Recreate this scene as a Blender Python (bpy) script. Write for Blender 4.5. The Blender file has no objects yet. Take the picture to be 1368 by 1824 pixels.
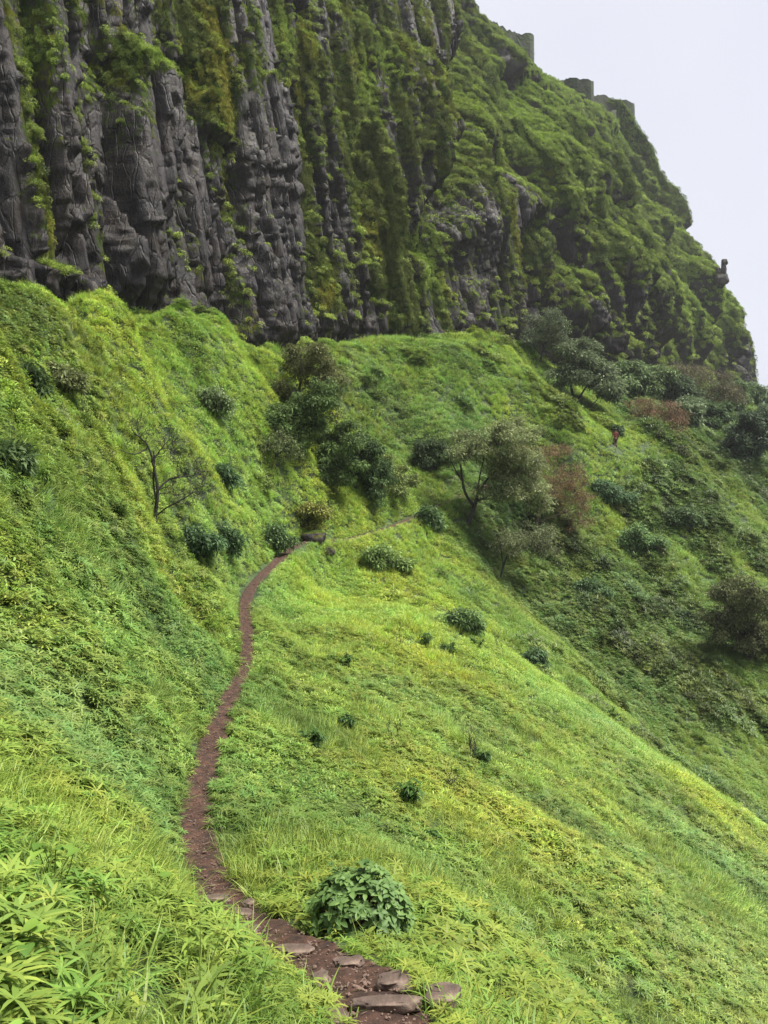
import bpy, math, random
import numpy as np
from mathutils import Vector

# ------------------------------------------------------------------ camera, sky, sun
sc = bpy.context.scene
COL = sc.collection
FPX = 1400.0                       # focal length in pixels of the 1368 px wide photograph
cam_d = bpy.data.cameras.new("camera")
cam = bpy.data.objects.new("camera", cam_d); COL.objects.link(cam)
cam.location = (0, 0, 0)
cam.rotation_euler = (math.radians(90), 0, 0)
cam_d.sensor_fit = 'HORIZONTAL'; cam_d.sensor_width = 36.0
cam_d.lens = 36.0 * FPX / 1368.0
cam_d.clip_start = 0.05; cam_d.clip_end = 3000
sc.camera = cam

SUN_EL, SUN_AZ = math.radians(62), math.radians(92)     # azimuth measured from +Y towards +X
w = bpy.data.worlds.new("World"); sc.world = w; w.use_nodes = True
nt = w.node_tree; nt.nodes.clear()
N = nt.nodes.new; L = nt.links.new
wo = N('ShaderNodeOutputWorld'); bg = N('ShaderNodeBackground')
sky = N('ShaderNodeTexSky'); sky.sky_type = 'NISHITA'; sky.sun_disc = False
sky.sun_elevation = SUN_EL; sky.sun_rotation = SUN_AZ; sky.dust_density = 4
tc = N('ShaderNodeTexCoord'); ns = N('ShaderNodeTexNoise'); ns.inputs['Scale'].default_value = 1.6
ns.inputs['Detail'].default_value = 4; ns.inputs['Roughness'].default_value = 0.5
L(tc.outputs['Generated'], ns.inputs['Vector'])
cr = N('ShaderNodeValToRGB')
cr.color_ramp.elements[0].position = .3; cr.color_ramp.elements[0].color = (3.1, 3.2, 3.7, 1)
cr.color_ramp.elements[1].position = .7; cr.color_ramp.elements[1].color = (3.9, 3.95, 4.3, 1)
L(ns.outputs['Fac'], cr.inputs['Fac'])
mx = N('ShaderNodeMix'); mx.data_type = 'RGBA'; mx.inputs[0].default_value = 0.92   # cloud cover over the sky
L(sky.outputs['Color'], mx.inputs[6]); L(cr.outputs['Color'], mx.inputs[7])
L(mx.outputs[2], bg.inputs['Color']); bg.inputs['Strength'].default_value = 0.1
L(bg.outputs[0], wo.inputs[0])

sun_d = bpy.data.lights.new("sun", 'SUN'); sun_d.energy = 3.6; sun_d.angle = math.radians(20)
sun_d.color = (1.0, 0.96, 0.88)
sun = bpy.data.objects.new("sun", sun_d); COL.objects.link(sun)
_d = Vector((math.sin(SUN_AZ)*math.cos(SUN_EL), math.cos(SUN_AZ)*math.cos(SUN_EL), math.sin(SUN_EL)))
sun.rotation_euler = _d.to_track_quat('Z', 'Y').to_euler()

sc.view_settings.view_transform = 'Standard'; sc.view_settings.look = 'None'
sc.view_settings.gamma = 1; sc.view_settings.exposure = 1.15
sc.cycles.max_bounces = 5; sc.cycles.diffuse_bounces = 3; sc.cycles.glossy_bounces = 2
sc.cycles.transmission_bounces = 3; sc.cycles.transparent_max_bounces = 4; sc.cycles.volume_bounces = 0
sc.cycles.caustics_reflective = False; sc.cycles.caustics_refractive = False

# ------------------------------------------------------------------ numpy helpers
rng = np.random.default_rng(7)
random.seed(7)
_perm = rng.permutation(256); _perm = np.concatenate([_perm, _perm, _perm])
_g3 = rng.normal(size=(256, 3)); _g3 /= np.linalg.norm(_g3, axis=1)[:, None]

def pn(x, y, z=0.0, seed=0):
    """gradient noise, about -1..1"""
    x, y, z = np.broadcast_arrays(np.asarray(x, float)+seed*17.3, np.asarray(y, float)-seed*9.1, np.asarray(z, float)+seed*5.7)
    xi = np.floor(x).astype(int); yi = np.floor(y).astype(int); zi = np.floor(z).astype(int)
    xf, yf, zf = x-xi, y-yi, z-zi
    f = lambda t: t*t*t*(t*(t*6-15)+10)
    u, v, s = f(xf), f(yf), f(zf)
    out = 0
    for dx in (0, 1):
        wx = u if dx else 1-u
        for dy in (0, 1):
            wy = v if dy else 1-v
            for dz in (0, 1):
                wz = s if dz else 1-s
                h = _perm[_perm[_perm[(xi+dx) & 255]+((yi+dy) & 255)]+((zi+dz) & 255)]
                g = _g3[h]
                out = out + wx*wy*wz*(g[..., 0]*(xf-dx)+g[..., 1]*(yf-dy)+g[..., 2]*(zf-dz))
    return out*1.6

def fbm(x, y, z=0.0, o=3, seed=0, gain=.5):
    a, t = 1.0, 0
    for i in range(o):
        t = t + a*pn(np.asarray(x)*2**i, np.asarray(y)*2**i, np.asarray(z)*2**i, seed+i*3)
        a *= gain
    return t

def sm(a, b, x):
    t = np.clip((x-a)/(b-a), 0, 1); return t*t*(3-2*t)

def P(u, v, d):
    """photograph pixel at a distance -> a point of the place (used once, to survey it)"""
    return np.array([(u-684)/FPX*d, d, (912-v)/FPX*d])

def link_mesh(name, V, F, mats=(), parent=None, smooth=False, mi=None, attrs=None):
    me = bpy.data.meshes.new(name)
    V = np.asarray(V, np.float32)
    if isinstance(F, np.ndarray):
        k = F.shape[1]
        me.vertices.add(len(V)); me.vertices.foreach_set('co', V.ravel())
        me.loops.add(F.size); me.loops.foreach_set('vertex_index', F.ravel().astype(np.int32))
        me.polygons.add(len(F)); me.polygons.foreach_set('loop_start', np.arange(0, F.size, k, dtype=np.int32))
        me.update(calc_edges=True)
    else:
        me.from_pydata(V.tolist(), [], F); me.update()
    for m in mats: me.materials.append(m)
    if smooth: me.polygons.foreach_set('use_smooth', np.ones(len(me.polygons), bool))
    if mi is not None: me.polygons.foreach_set('material_index', np.asarray(mi, np.int32))
    for k_, (ty, arr) in (attrs or {}).items():
        at = me.attributes.new(k_, ty, 'POINT')
        key = 'color' if ty == 'FLOAT_COLOR' else ('vector' if ty == 'FLOAT_VECTOR' else 'value')
        at.data.foreach_set(key, np.asarray(arr, np.int32 if ty == 'INT' else np.float32).ravel())
    o = bpy.data.objects.new(name, me); COL.objects.link(o)
    if parent is not None: o.parent = parent
    return o

def empty(name, loc=(0, 0, 0), rz=0.0):
    o = bpy.data.objects.new(name, None); COL.objects.link(o)
    o.location = loc; o.rotation_euler = (0, 0, rz); o.empty_display_size = .2
    return o

def tag(o, label=None, cat=None, group=None, kind=None):
    if label: o['label'] = label
    if cat: o['category'] = cat
    if group: o['group'] = group
    if kind: o['kind'] = kind
    return o

def grid_faces(nr, nc):
    i = np.arange(nr-1)[:, None]*nc+np.arange(nc-1)[None, :]
    i = i.ravel()
    return np.stack([i, i+1, i+nc+1, i+nc], 1)

def mat(name):
    m = bpy.data.materials.new(name); m.use_nodes = True
    t = m.node_tree; b = t.nodes['Principled BSDF']
    return m, t, b

# ------------------------------------------------------------------ materials
def leaf_mat(name, spec=.35, rough=.5, trans=.3, source='INSTANCER', col=None, var=.35):
    """foliage: colour per plant, per-leaf variation, light passing through the leaf"""
    m, t, b = mat(name); n, l = t.nodes.new, t.links.new
    if col is None:
        a = n('ShaderNodeAttribute'); a.attribute_type = source; a.attribute_name = 'tint'; csrc = a.outputs['Color']
    else:
        a = n('ShaderNodeRGB'); a.outputs[0].default_value = (*col, 1); csrc = a.outputs[0]
    v = n('ShaderNodeAttribute'); v.attribute_type = 'GEOMETRY'; v.attribute_name = 'lv'
    hs = n('ShaderNodeHueSaturation')
    mr = n('ShaderNodeMapRange'); mr.inputs[3].default_value = 1-var; mr.inputs[4].default_value = 1+var
    l(v.outputs['Fac'], mr.inputs[0]); l(mr.outputs[0], hs.inputs['Value'])
    mr2 = n('ShaderNodeMapRange'); mr2.inputs[3].default_value = .515; mr2.inputs[4].default_value = .485
    l(v.outputs['Fac'], mr2.inputs[0]); l(mr2.outputs[0], hs.inputs['Hue'])
    l(csrc, hs.inputs['Color'])
    l(hs.outputs[0], b.inputs['Base Color']); b.inputs['Roughness'].default_value = rough
    b.inputs['Specular IOR Level'].default_value = spec
    tr = n('ShaderNodeBsdfTranslucent'); l(hs.outputs[0], tr.inputs[0])
    ms = n('ShaderNodeMixShader'); ms.inputs[0].default_value = trans
    l(b.outputs[0], ms.inputs[1]); l(tr.outputs[0], ms.inputs[2]); l(ms.outputs[0], t.nodes['Material Output'].inputs[0])
    return m

M = {}
M['leaf'] = leaf_mat('herb_leaf')
M['moss'] = leaf_mat('moss_leaf', spec=.15, rough=.8, trans=.15)

def ramp(n, pts):
    r = n('ShaderNodeValToRGB'); e = r.color_ramp.elements
    while len(e) < len(pts): e.new(.5)
    for x, (p, c) in zip(e, pts): x.position = p; x.color = (*c, 1) if len(c) == 3 else c
    return r

def rock_mat(name, stretch=.6, sc_=1.0, moss=True, tone=1.0, mossattr=True):
    m, t, b = mat(name); n, l = t.nodes.new, t.links.new
    tcn = n('ShaderNodeTexCoord'); mp = n('ShaderNodeMapping'); mp.inputs['Scale'].default_value = (1, 1, stretch)
    l(tcn.outputs['Object'], mp.inputs[0])
    n1 = n('ShaderNodeTexNoise'); n1.inputs['Scale'].default_value = .35*sc_; n1.inputs['Detail'].default_value = 8
    n1.inputs['Roughness'].default_value = .62; l(mp.outputs[0], n1.inputs['Vector'])
    k = tone
    r1 = ramp(n, [(.3, (.013*k, .011*k, .0115*k)), (.5, (.038*k, .030*k, .032*k)), (.62, (.074*k, .060*k, .062*k)), (.78, (.17*k, .135*k, .115*k))])
    l(n1.outputs['Fac'], r1.inputs[0])
    # rusty brown and pale lichen patches
    n2 = n('ShaderNodeTexNoise'); n2.inputs['Scale'].default_value = .9*sc_; n2.inputs['Detail'].default_value = 6; l(mp.outputs[0], n2.inputs['Vector'])
    r2 = ramp(n, [(.48, (0, 0, 0)), (.62, (1, 1, 1))]); l(n2.outputs['Fac'], r2.inputs[0])
    mx1 = n('ShaderNodeMix'); mx1.data_type = 'RGBA'; l(r2.outputs[0], mx1.inputs[0]); l(r1.outputs[0], mx1.inputs[6])
    mx1.inputs[7].default_value = (.062*k, .046*k, .034*k, 1)
    n3 = n('ShaderNodeTexNoise'); n3.inputs['Scale'].default_value = 2.2*sc_; n3.inputs['Detail'].default_value = 7; n3.inputs['Roughness'].default_value = .7
    l(tcn.outputs['Object'], n3.inputs['Vector'])
    r3 = ramp(n, [(.60, (0, 0, 0)), (.72, (.7, .7, .7))]); l(n3.outputs['Fac'], r3.inputs[0])
    mx2 = n('ShaderNodeMix'); mx2.data_type = 'RGBA'; l(r3.outputs[0], mx2.inputs[0]); l(mx1.outputs[2], mx2.inputs[6])
    mx2.inputs[7].default_value = (.20*k, .19*k, .17*k, 1)
    if stretch < 1:      # pale mineral stains left by running water
        mw = n('ShaderNodeMapping'); mw.inputs['Scale'].default_value = (1, 1, .09); l(tcn.outputs['Object'], mw.inputs[0])
        nz = n('ShaderNodeTexNoise'); nz.inputs['Scale'].default_value = 1.1; nz.inputs['Detail'].default_value = 5; nz.inputs['Roughness'].default_value = .6; l(mw.outputs[0], nz.inputs['Vector'])
        rz_ = ramp(n, [(.60, (0, 0, 0)), (.70, (.75, .75, .75))]); l(nz.outputs['Fac'], rz_.inputs[0])
        mz = n('ShaderNodeMix'); mz.data_type = 'RGBA'; l(rz_.outputs[0], mz.inputs[0]); l(mx2.outputs[2], mz.inputs[6]); mz.inputs[7].default_value = (.26*k, .21*k, .175*k, 1); mx2 = mz
    n7 = n('ShaderNodeTexNoise'); n7.inputs['Scale'].default_value = 5.5*sc_; n7.inputs['Detail'].default_value = 6; n7.inputs['Roughness'].default_value = .75
    l(mp.outputs[0], n7.inputs['Vector']); r7 = ramp(n, [(.35, (.4, .4, .4)), (.65, (1.6, 1.6, 1.6))]); l(n7.outputs['Fac'], r7.inputs[0])
    mu = n('ShaderNodeMix'); mu.data_type = 'RGBA'; mu.blend_type = 'MULTIPLY'; mu.inputs[0].default_value = 1; l(mx2.outputs[2], mu.inputs[6]); l(r7.outputs[0], mu.inputs[7])
    col = mu.outputs[2]
    if moss:
        n4 = n('ShaderNodeTexNoise'); n4.inputs['Scale'].default_value = 3.0*sc_; n4.inputs['Detail'].default_value = 6; l(tcn.outputs['Object'], n4.inputs['Vector'])
        if mossattr:
            a = n('ShaderNodeAttribute'); a.attribute_name = 'moss'; src = a.outputs['Fac']
        else:
            ge = n('ShaderNodeNewGeometry'); sx = n('ShaderNodeSeparateXYZ'); l(ge.outputs['Normal'], sx.inputs[0])
            mm = n('ShaderNodeMath'); mm.operation = 'MULTIPLY'; mm.inputs[1].default_value = .7; l(sx.outputs[2], mm.inputs[0]); src = mm.outputs[0]
        ad = n('ShaderNodeMath'); ad.operation = 'ADD'; l(src, ad.inputs[0]); l(n4.outputs['Fac'], ad.inputs[1])
        rr = ramp(n, [(.80, (0, 0, 0)), (.98, (1, 1, 1))]); l(ad.outputs[0], rr.inputs[0])
        n5 = n('ShaderNodeTexNoise'); n5.inputs['Scale'].default_value = .5; n5.inputs['Detail'].default_value = 8; n5.inputs['Roughness'].default_value = .65
        l(tcn.outputs['Object'], n5.inputs['Vector'])
        r5 = ramp(n, [(.35, (.028, .048, .013)), (.5, (.05, .075, .015)), (.62, (.09, .10, .013)), (.72, (.09, .07, .012))])
        l(n5.outputs['Fac'], r5.inputs[0])
        mx3 = n('ShaderNodeMix'); mx3.data_type = 'RGBA'; l(rr.outputs[0], mx3.inputs[0]); l(col, mx3.inputs[6]); l(r5.outputs[0], mx3.inputs[7])
        col = mx3.outputs[2]
    l(col, b.inputs['Base Color'])
    if moss:
        mr_ = n('ShaderNodeMapRange'); mr_.inputs[3].default_value = .55; mr_.inputs[4].default_value = 1.0; l(rr.outputs[0], mr_.inputs[0]); l(mr_.outputs[0], b.inputs['Roughness'])
        ms_ = n('ShaderNodeMapRange'); ms_.inputs[3].default_value = .3; ms_.inputs[4].default_value = .02; l(rr.outputs[0], ms_.inputs[0]); l(ms_.outputs[0], b.inputs['Specular IOR Level'])
    b.inputs['Roughness'].default_value = .62
    n6 = n('ShaderNodeTexNoise'); n6.inputs['Scale'].default_value = 2.5*sc_; n6.inputs['Detail'].default_value = 9; n6.inputs['Roughness'].default_value = .7
    l(mp.outputs[0], n6.inputs['Vector'])
    # fractured blocks: each with its own tilt, cracks between them
    mq = n('ShaderNodeMapping'); mq.inputs['Scale'].default_value = (1, 1, .38 if stretch < 1 else 1); l(tcn.outputs['Object'], mq.inputs[0])
    nw = n('ShaderNodeTexNoise'); nw.inputs['Scale'].default_value = 1.3*sc_; nw.inputs['Detail'].default_value = 3; l(mq.outputs[0], nw.inputs['Vector'])
    vm = n('ShaderNodeVectorMath'); vm.operation = 'MULTIPLY_ADD'; l(nw.outputs['Color'], vm.inputs[0]); vm.inputs[1].default_value = (.5/sc_,)*3; l(mq.outputs[0], vm.inputs[2])
    hsum = None
    for sc2, am in ((1.1*sc_, 1.0), (2.9*sc_, .22)):
        vo = n('ShaderNodeTexVoronoi'); vo.feature = 'DISTANCE_TO_EDGE'; vo.inputs['Scale'].default_value = sc2; l(vm.outputs[0], vo.inputs['Vector'])
        rc_ = ramp(n, [(0, (0, 0, 0)), (.05, (1, 1, 1))]); l(vo.outputs['Distance'], rc_.inputs[0])
        vc = n('ShaderNodeTexVoronoi'); vc.inputs['Scale'].default_value = sc2; l(vm.outputs[0], vc.inputs['Vector'])
        sp = n('ShaderNodeSeparateColor'); l(vc.outputs['Color'], sp.inputs[0])
        a1 = n('ShaderNodeMath'); a1.operation = 'MULTIPLY_ADD'; l(rc_.outputs[0], a1.inputs[0]); a1.inputs[1].default_value = .28*am
        a2 = n('ShaderNodeMath'); a2.operation = 'MULTIPLY'; l(sp.outputs[0], a2.inputs[0]); a2.inputs[1].default_value = .8*am; l(a2.outputs[0], a1.inputs[2])
        if hsum is None: hsum = a1.outputs[0]
        else:
            a3 = n('ShaderNodeMath'); a3.operation = 'ADD'; l(hsum, a3.inputs[0]); l(a1.outputs[0], a3.inputs[1]); hsum = a3.outputs[0]
    a4 = n('ShaderNodeMath'); a4.operation = 'MULTIPLY_ADD'; l(n6.outputs['Fac'], a4.inputs[0]); a4.inputs[1].default_value = .9; l(hsum, a4.inputs[2])
    bp = n('ShaderNodeBump'); bp.inputs['Strength'].default_value = 1.0; bp.inputs['Distance'].default_value = .17/sc_
    l(a4.outputs[0], bp.inputs['Height']); l(bp.outputs[0], b.inputs['Normal'])
    return m
M['cliff'] = rock_mat('cliff_rock', tone=.36)
M['rock'] = rock_mat('boulder_rock', stretch=1, sc_=4, mossattr=False, tone=.9)

def simple(name, c1, c2, scale=6, rough=.8, bump=.3, dist=.02, mid=None):
    m, t, b = mat(name); n, l = t.nodes.new, t.links.new
    tcn = n('ShaderNodeTexCoord'); n1 = n('ShaderNodeTexNoise'); n1.inputs['Scale'].default_value = scale
    n1.inputs['Detail'].default_value = 8; n1.inputs['Roughness'].default_value = .65
    l(tcn.outputs['Object'], n1.inputs['Vector'])
    r = ramp(n, [(.36, c1), (.62, c2)] if mid is None else [(.33, c1), (.5, mid), (.66, c2)]); l(n1.outputs['Fac'], r.inputs[0]); l(r.outputs[0], b.inputs['Base Color'])
    b.inputs['Roughness'].default_value = rough
    bp = n('ShaderNodeBump'); bp.inputs['Strength'].default_value = bump; bp.inputs['Distance'].default_value = dist
    l(n1.outputs['Fac'], bp.inputs['Height']); l(bp.outputs[0], b.inputs['Normal'])
    return m
M['soil'] = simple('red_brown_soil', (.022, .010, .006), (.105, .048, .028), scale=9, mid=(.052, .023, .013), bump=.9, dist=.05)
M['stone'] = simple('path_stone', (.055, .038, .028), (.26, .19, .145), scale=7, mid=(.115, .078, .060), bump=.8, dist=.03)
M['pebble'] = simple('pebble_stone', (.07, .038, .025), (.22, .15, .11), scale=30, bump=.3)
M['bark'] = simple('dark_bark', (.008, .007, .006), (.035, .028, .022), scale=14, bump=.8, dist=.03)
M['twig'] = simple('brown_twig', (.05, .034, .022), (.13, .09, .06), scale=14)
M['turf'] = simple('undergrowth_turf', (.015, .026, .007), (.06, .10, .02), scale=2.2, mid=(.032, .058, .012), bump=1, dist=.15)
def fort_mat():
    m, t, b = mat('fort_masonry'); n, l = t.nodes.new, t.links.new
    tcn = n('ShaderNodeTexCoord'); sx = n('ShaderNodeSeparateXYZ'); l(tcn.outputs['Object'], sx.inputs[0])
    ad = n('ShaderNodeMath'); ad.operation = 'ADD'; l(sx.outputs[0], ad.inputs[0]); l(sx.outputs[1], ad.inputs[1]); cb = n('ShaderNodeCombineXYZ'); l(ad.outputs[0], cb.inputs[0]); l(sx.outputs[2], cb.inputs[1])
    br = n('ShaderNodeTexBrick'); l(cb.outputs[0], br.inputs['Vector']); br.inputs['Scale'].default_value = .75; br.inputs['Mortar Size'].default_value = .03
    br.inputs['Color1'].default_value = (.035, .042, .028, 1); br.inputs['Color2'].default_value = (.085, .09, .06, 1); br.inputs['Mortar'].default_value = (.008, .010, .006, 1)
    ns_ = n('ShaderNodeTexNoise'); ns_.inputs['Scale'].default_value = .8; ns_.inputs['Detail'].default_value = 6; l(tcn.outputs['Object'], ns_.inputs['Vector']); r = ramp(n, [(.45, (0, 0, 0)), (.6, (.8, .8, .8))]); l(ns_.outputs['Fac'], r.inputs[0])
    mx_ = n('ShaderNodeMix'); mx_.data_type = 'RGBA'; l(r.outputs[0], mx_.inputs[0]); l(br.outputs['Color'], mx_.inputs[6]); mx_.inputs[7].default_value = (.05, .075, .022, 1); l(mx_.outputs[2], b.inputs['Base Color'])
    bp = n('ShaderNodeBump'); bp.inputs['Distance'].default_value = .15; l(br.outputs['Fac'], bp.inputs['Height']); bp.invert = True; l(bp.outputs[0], b.inputs['Normal']); b.inputs['Roughness'].default_value = .95
    return m
M['fort'] = fort_mat()

# ------------------------------------------------------------------ survey: terrain
PATH = [(700,1900,2.6),(690,1824,3.0),(655,1750,3.4),(560,1700,3.95),(470,1660,4.5),(400,1600,5.4),(352,1510,7.0),(352,1420,8.6),(378,1320,11.0),
        (408,1240,14.0),(440,1180,17.5),(438,1115,22.0),(440,1060,27.0),(475,1015,31.5),(540,965,38.0),(620,958,41.0),
        (700,935,45.0),(770,905,50.0),(850,870,55.0),(940,835,59.0),(1020,803,63.5),(1095,796,67.0),(1160,790,72.0)]
path_pts = np.array([P(*p) for p in PATH])
# behind the camera the path goes on under the photographer's feet
path_pts = np.vstack([[[-1.2, -6, -1.0], [-.35, -2, -1.35], [0.0, .3, -1.62], [.05, 1.6, -1.72]], path_pts])
CTRL = [  # (u, v, distance)
 (0,1800,2.2),(0,1500,3.4),(200,1600,4.1),(200,1480,5.6),(0,1250,7.0),(200,1230,10.0),(0,1000,11.0),(120,1000,12.5),
 (0,680,14.0),(100,775,15.0),(190,860,16.0),(262,975,17.6),(285,1090,17.5),(120,1150,10.5),(330,1130,19.0),
 (0,640,19.5),(60,690,19.5),(200,810,20.2),(300,960,22.5),(100,620,22.5),(0,505,24.5),(120,545,26.5),(225,574,30),(285,950,23.5),(240,760,25),(370,960,27.0),
 (440,955,31),(500,960,36),(270,620,33.0),(250,640,30),(310,548,38.0),(0,540,28.5),(-120,470,25.5),(120,595,31.5),(215,600,34),(60,560,31.5),(170,600,35.5),(290,590,40.5),(400,625,46),(400,588,41.5),(500,650,45),(400,720,36),(330,800,31),(470,850,37.5),(520,755,44),(560,800,43),
 (600,750,48),(590,860,43),(680,905,45.5),(740,868,51.5),(640,800,49.5),(700,800,54.5),
 (640,650,60.0),(620,612,62),(545,625,56),(480,645,50.5),(690,612,66),(720,720,60.0),(800,760,58.0),(820,625,67.0),(900,608,75.0),(935,625,80.0),(760,605,71.0),(700,650,64.0),(850,840,57.0),(830,912,51.5),(800,900,50.8),(790,1000,44.5),
 (1025,737,76.0),(960,700,76.0),(1100,745,80.0),(1095,796,67.5),(1140,720,92.0),(1250,740,105.0),(1200,660,128.0),(1340,715,180.0),(1000,800,64.0),(900,800,62.0),
 (1000,900,62.0),(960,980,55.0),(1000,1020,54.0),(1100,900,64.0),(1200,900,66.0),(1200,808,72.0),(1300,850,73.0),(1368,905,74.0),(1200,1050,57.0),(1368,1100,56.0),(1368,1300,45.0),(1200,1200,47.0),(1100,1150,47.0),
 (700,1000,40.5),(800,960,47.0),(880,1045,44.0),(905,1030,48.0),(960,1190,37.0),(1060,1230,38.0),(1150,1330,33.0),(1200,1450,22.5),(1368,1600,19.0),(1368,1480,26.0),(700,1200,22.0),(600,1100,27.0),(780,1080,32.0),
 (560,1335,12.7),(620,1285,15.0),(730,1420,12.0),(865,1345,17.5),(900,1500,12.0),(1100,1600,12.0),(1368,1824,11.0),(1000,1824,7.8),(850,1750,4.9),(620,1500,8.4),(500,1540,7.2),(1050,1400,20.0),(1200,1700,11.3),
 (800,1600,7.2),(640,1700,4.55),(740,1650,5.2),(455,1500,7.2),(480,1300,12.2),(520,1150,21.0)]
ctrl = np.array([P(*p) for p in CTRL])
extra = np.array([[-3.2, 0, .6], [-6, 4, 2.6], [-12, 8, 6.5], [-14, 16, 8.2], [-22, 14, 10.5], [-30, 6, 12], [-28, 26, 12], [2.2, 0, -2.9], [6, 2, -6.2], [12, 4, -12.5], [20, 12, -18],
   [-1.3, -6, -1.0], [-8, -8, 3.5], [5, -8, -5], [14, -8, -13], [-25, -8, 12], [22, 28, -20], [30, 40, -22], [42, 52, -21], [50, 68, -12], [60, 85, -3], [70, 110, 4], [82, 140, 12], [100, 180, 20],
   [50, 100, 9], [56, 125, 17], [-16, 45, 12], [-8, 62, 12.5], [0, 85, 16], [15, 110, 20], [40, 150, 24], [75, 200, 28], [45, 15, -38], [70, 50, -45], [90, 90, -32], [115, 130, -20], [130, 190, -5],
   [-40, 50, 14], [0, 150, 24], [100, 10, -60], [130, 60, -62]], float)
allp = np.vstack([ctrl, extra, path_pts[::1]])
_A = allp[:, :2]; _z = allp[:, 2]
_c = 1.2
def _phi(r2): return np.sqrt(r2+_c*_c)
_n = len(_A)
_K = _phi(((_A[:, None]-_A[None])**2).sum(-1))
_Q = np.hstack([np.ones((_n, 1)), _A])
_S = np.block([[_K-np.eye(_n)*.06, _Q], [_Q.T, np.zeros((3, 3))]])
_w = np.linalg.solve(_S, np.concatenate([_z, np.zeros(3)]))
def h0(x, y):
    x = np.asarray(x, float); y = np.asarray(y, float); out = np.zeros(x.shape)
    fx, fy, fo = x.ravel(), y.ravel(), out.ravel()
    for i in range(0, len(fx), 20000):
        q = np.stack([fx[i:i+20000], fy[i:i+20000]], 1)
        fo[i:i+20000] = _phi(((q[:, None]-_A[None])**2).sum(-1))@_w[:_n]+_w[_n]+q@_w[_n+1:]
    return fo.reshape(x.shape)

# smooth path centre line
def catmull(p, k=14):
    p = np.vstack([2*p[0]-p[1], p, 2*p[-1]-p[-2]]); out = []
    for i in range(1, len(p)-2):
        for t in np.linspace(0, 1, k, endpoint=False):
            a, b, c, d = p[i-1:i+3]
            out.append(.5*((2*b)+(-a+c)*t+(2*a-5*b+4*c-d)*t*t+(-a+3*b-3*c+d)*t**3))
    out.append(p[-2]); return np.array(out)
pc = catmull(path_pts)
def path_half(y): return (.140-.01*np.exp(-((y-3)/1.6)**2))*(1-.8*sm(50, 56, y))
def path_dist(x, y):
    """distance to the path centre line and the height of that line there"""
    x = np.asarray(x, float).ravel(); y = np.asarray(y, float).ravel()
    D = np.full(x.shape, 99.0); Z = np.zeros(x.shape)
    sel = np.where((y > -8) & (y < 75) & (x > -9) & (x < 30))[0]
    a = pc[:-1]; b = pc[1:]; ab = (b-a)[:, :2]; l2 = (ab**2).sum(1)
    for i in range(0, len(sel), 20000):
        s = sel[i:i+20000]; q = np.stack([x[s], y[s]], 1)
        t = np.clip(((q[:, None]-a[None, :, :2])*ab).sum(-1)/l2, 0, 1)
        c = a[None, :, :2]+t[..., None]*ab
        d = np.sqrt(((q[:, None]-c)**2).sum(-1)); k = d.argmin(1); r = np.arange(len(s))
        D[s] = d[r, k]; Z[s] = a[k, 2]+t[r, k]*(b[k, 2]-a[k, 2])
    return D, Z

def graded(lo, hi, c, s0, g):
    """coordinates from lo to hi, spacing s0 at c growing with distance from it"""
    r = [c]; 
    while r[-1] < hi: r.append(r[-1]+s0+g*abs(r[-1]-c))
    l_ = [c]
    while l_[-1] > lo: l_.append(l_[-1]-s0-g*abs(l_[-1]-c))
    return np.array(l_[:0:-1]+r)
gx = graded(-70, 170, -1.0, .055, .0085); gy = graded(-10, 260, 3.0, .055, .0085)
GX, GY = np.meshgrid(gx, gy)
Z0 = h0(GX, GY)
PD, PZ = path_dist(GX, GY); PD = PD.reshape(GX.shape); PZ = PZ.reshape(GX.shape)
dist = np.hypot(GX, GY)
# lumps: strong on the left banks, small on the open slope below the path
left = sm(-1, -4, GX+ (GY-10)*.02)*sm(4, 12, GY)
right_far = sm(0, 8, GX-.10*GY)*sm(36, 50, GY)
lump = np.abs(pn(GX/3.7, GY/3.7, 0, 2))*2.1*left+np.abs(pn(GX/2.2, GY/2.2, 0, 3))*.85+np.abs(pn(GX/.9, GY/.9, 0, 5))*.28
lump2 = np.abs(pn(GX/5, GY/5, 0, 8))*1.6+np.abs(pn(GX/1.8, GY/1.8, 0, 9))*.7
def trench(pts, depth, width):
    q = catmull(np.array([P(*p) for p in pts]), 6)[:, :2]; g = np.stack([GX, GY], -1); D = np.full(GX.shape, 1e9)
    for a, b in zip(q[:-1], q[1:]):
        t = np.clip(((g-a)@(b-a))/((b-a)@(b-a)), 0, 1); D = np.minimum(D, np.hypot(*np.moveaxis(g-a-t[..., None]*(b-a), -1, 0)))
    return depth*np.exp(-(D/width)**2)
Z0 = Z0-trench([(-60,640,16.8),(60,720,17.4),(150,810,18.3),(215,900,19.4),(262,960,20.4)], 1.1, 1.3)
Z0 = Z0+trench([(-60,660,13.4),(0,690,14.0),(100,775,15.0),(190,860,16.0)], .25, .8)-trench([(285,1000,18.5),(285,1100,17.4)], .45, .9)
Z0 = Z0-trench([(270,975,20.8),(310,985,20.8)], .7, 1.2)
Z0 = Z0-trench([(240,590,33),(320,690,34.5),(400,770,37)], .8, 1.5)-trench([(590,690,54),(690,800,57),(750,860,56.5)], 1.6, 2.0)
Z0 = Z0-trench([(880,1000,50.5),(915,1060,49),(985,1150,46),(1080,1220,44),(1200,1330,39)], 1.2, 3.0)
fall = pn((GX*.55+GY*.83)/1.7, (GX*.83-GY*.55)/9, 0, 11)*.22+pn((GX*.55+GY*.83)/.6, (GX*.83-GY*.55)/4, 0, 12)*.07
open_s = sm(-1, 2, GX)*(1-right_far)*sm(5, 9, dist)
Zb = lump*(.25+.75*left)*sm(1.5, 10, dist)*.8+lump2*right_far*.8+fall*open_s
edge = sm(.2, 1.2+.02*dist, PD)
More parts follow.
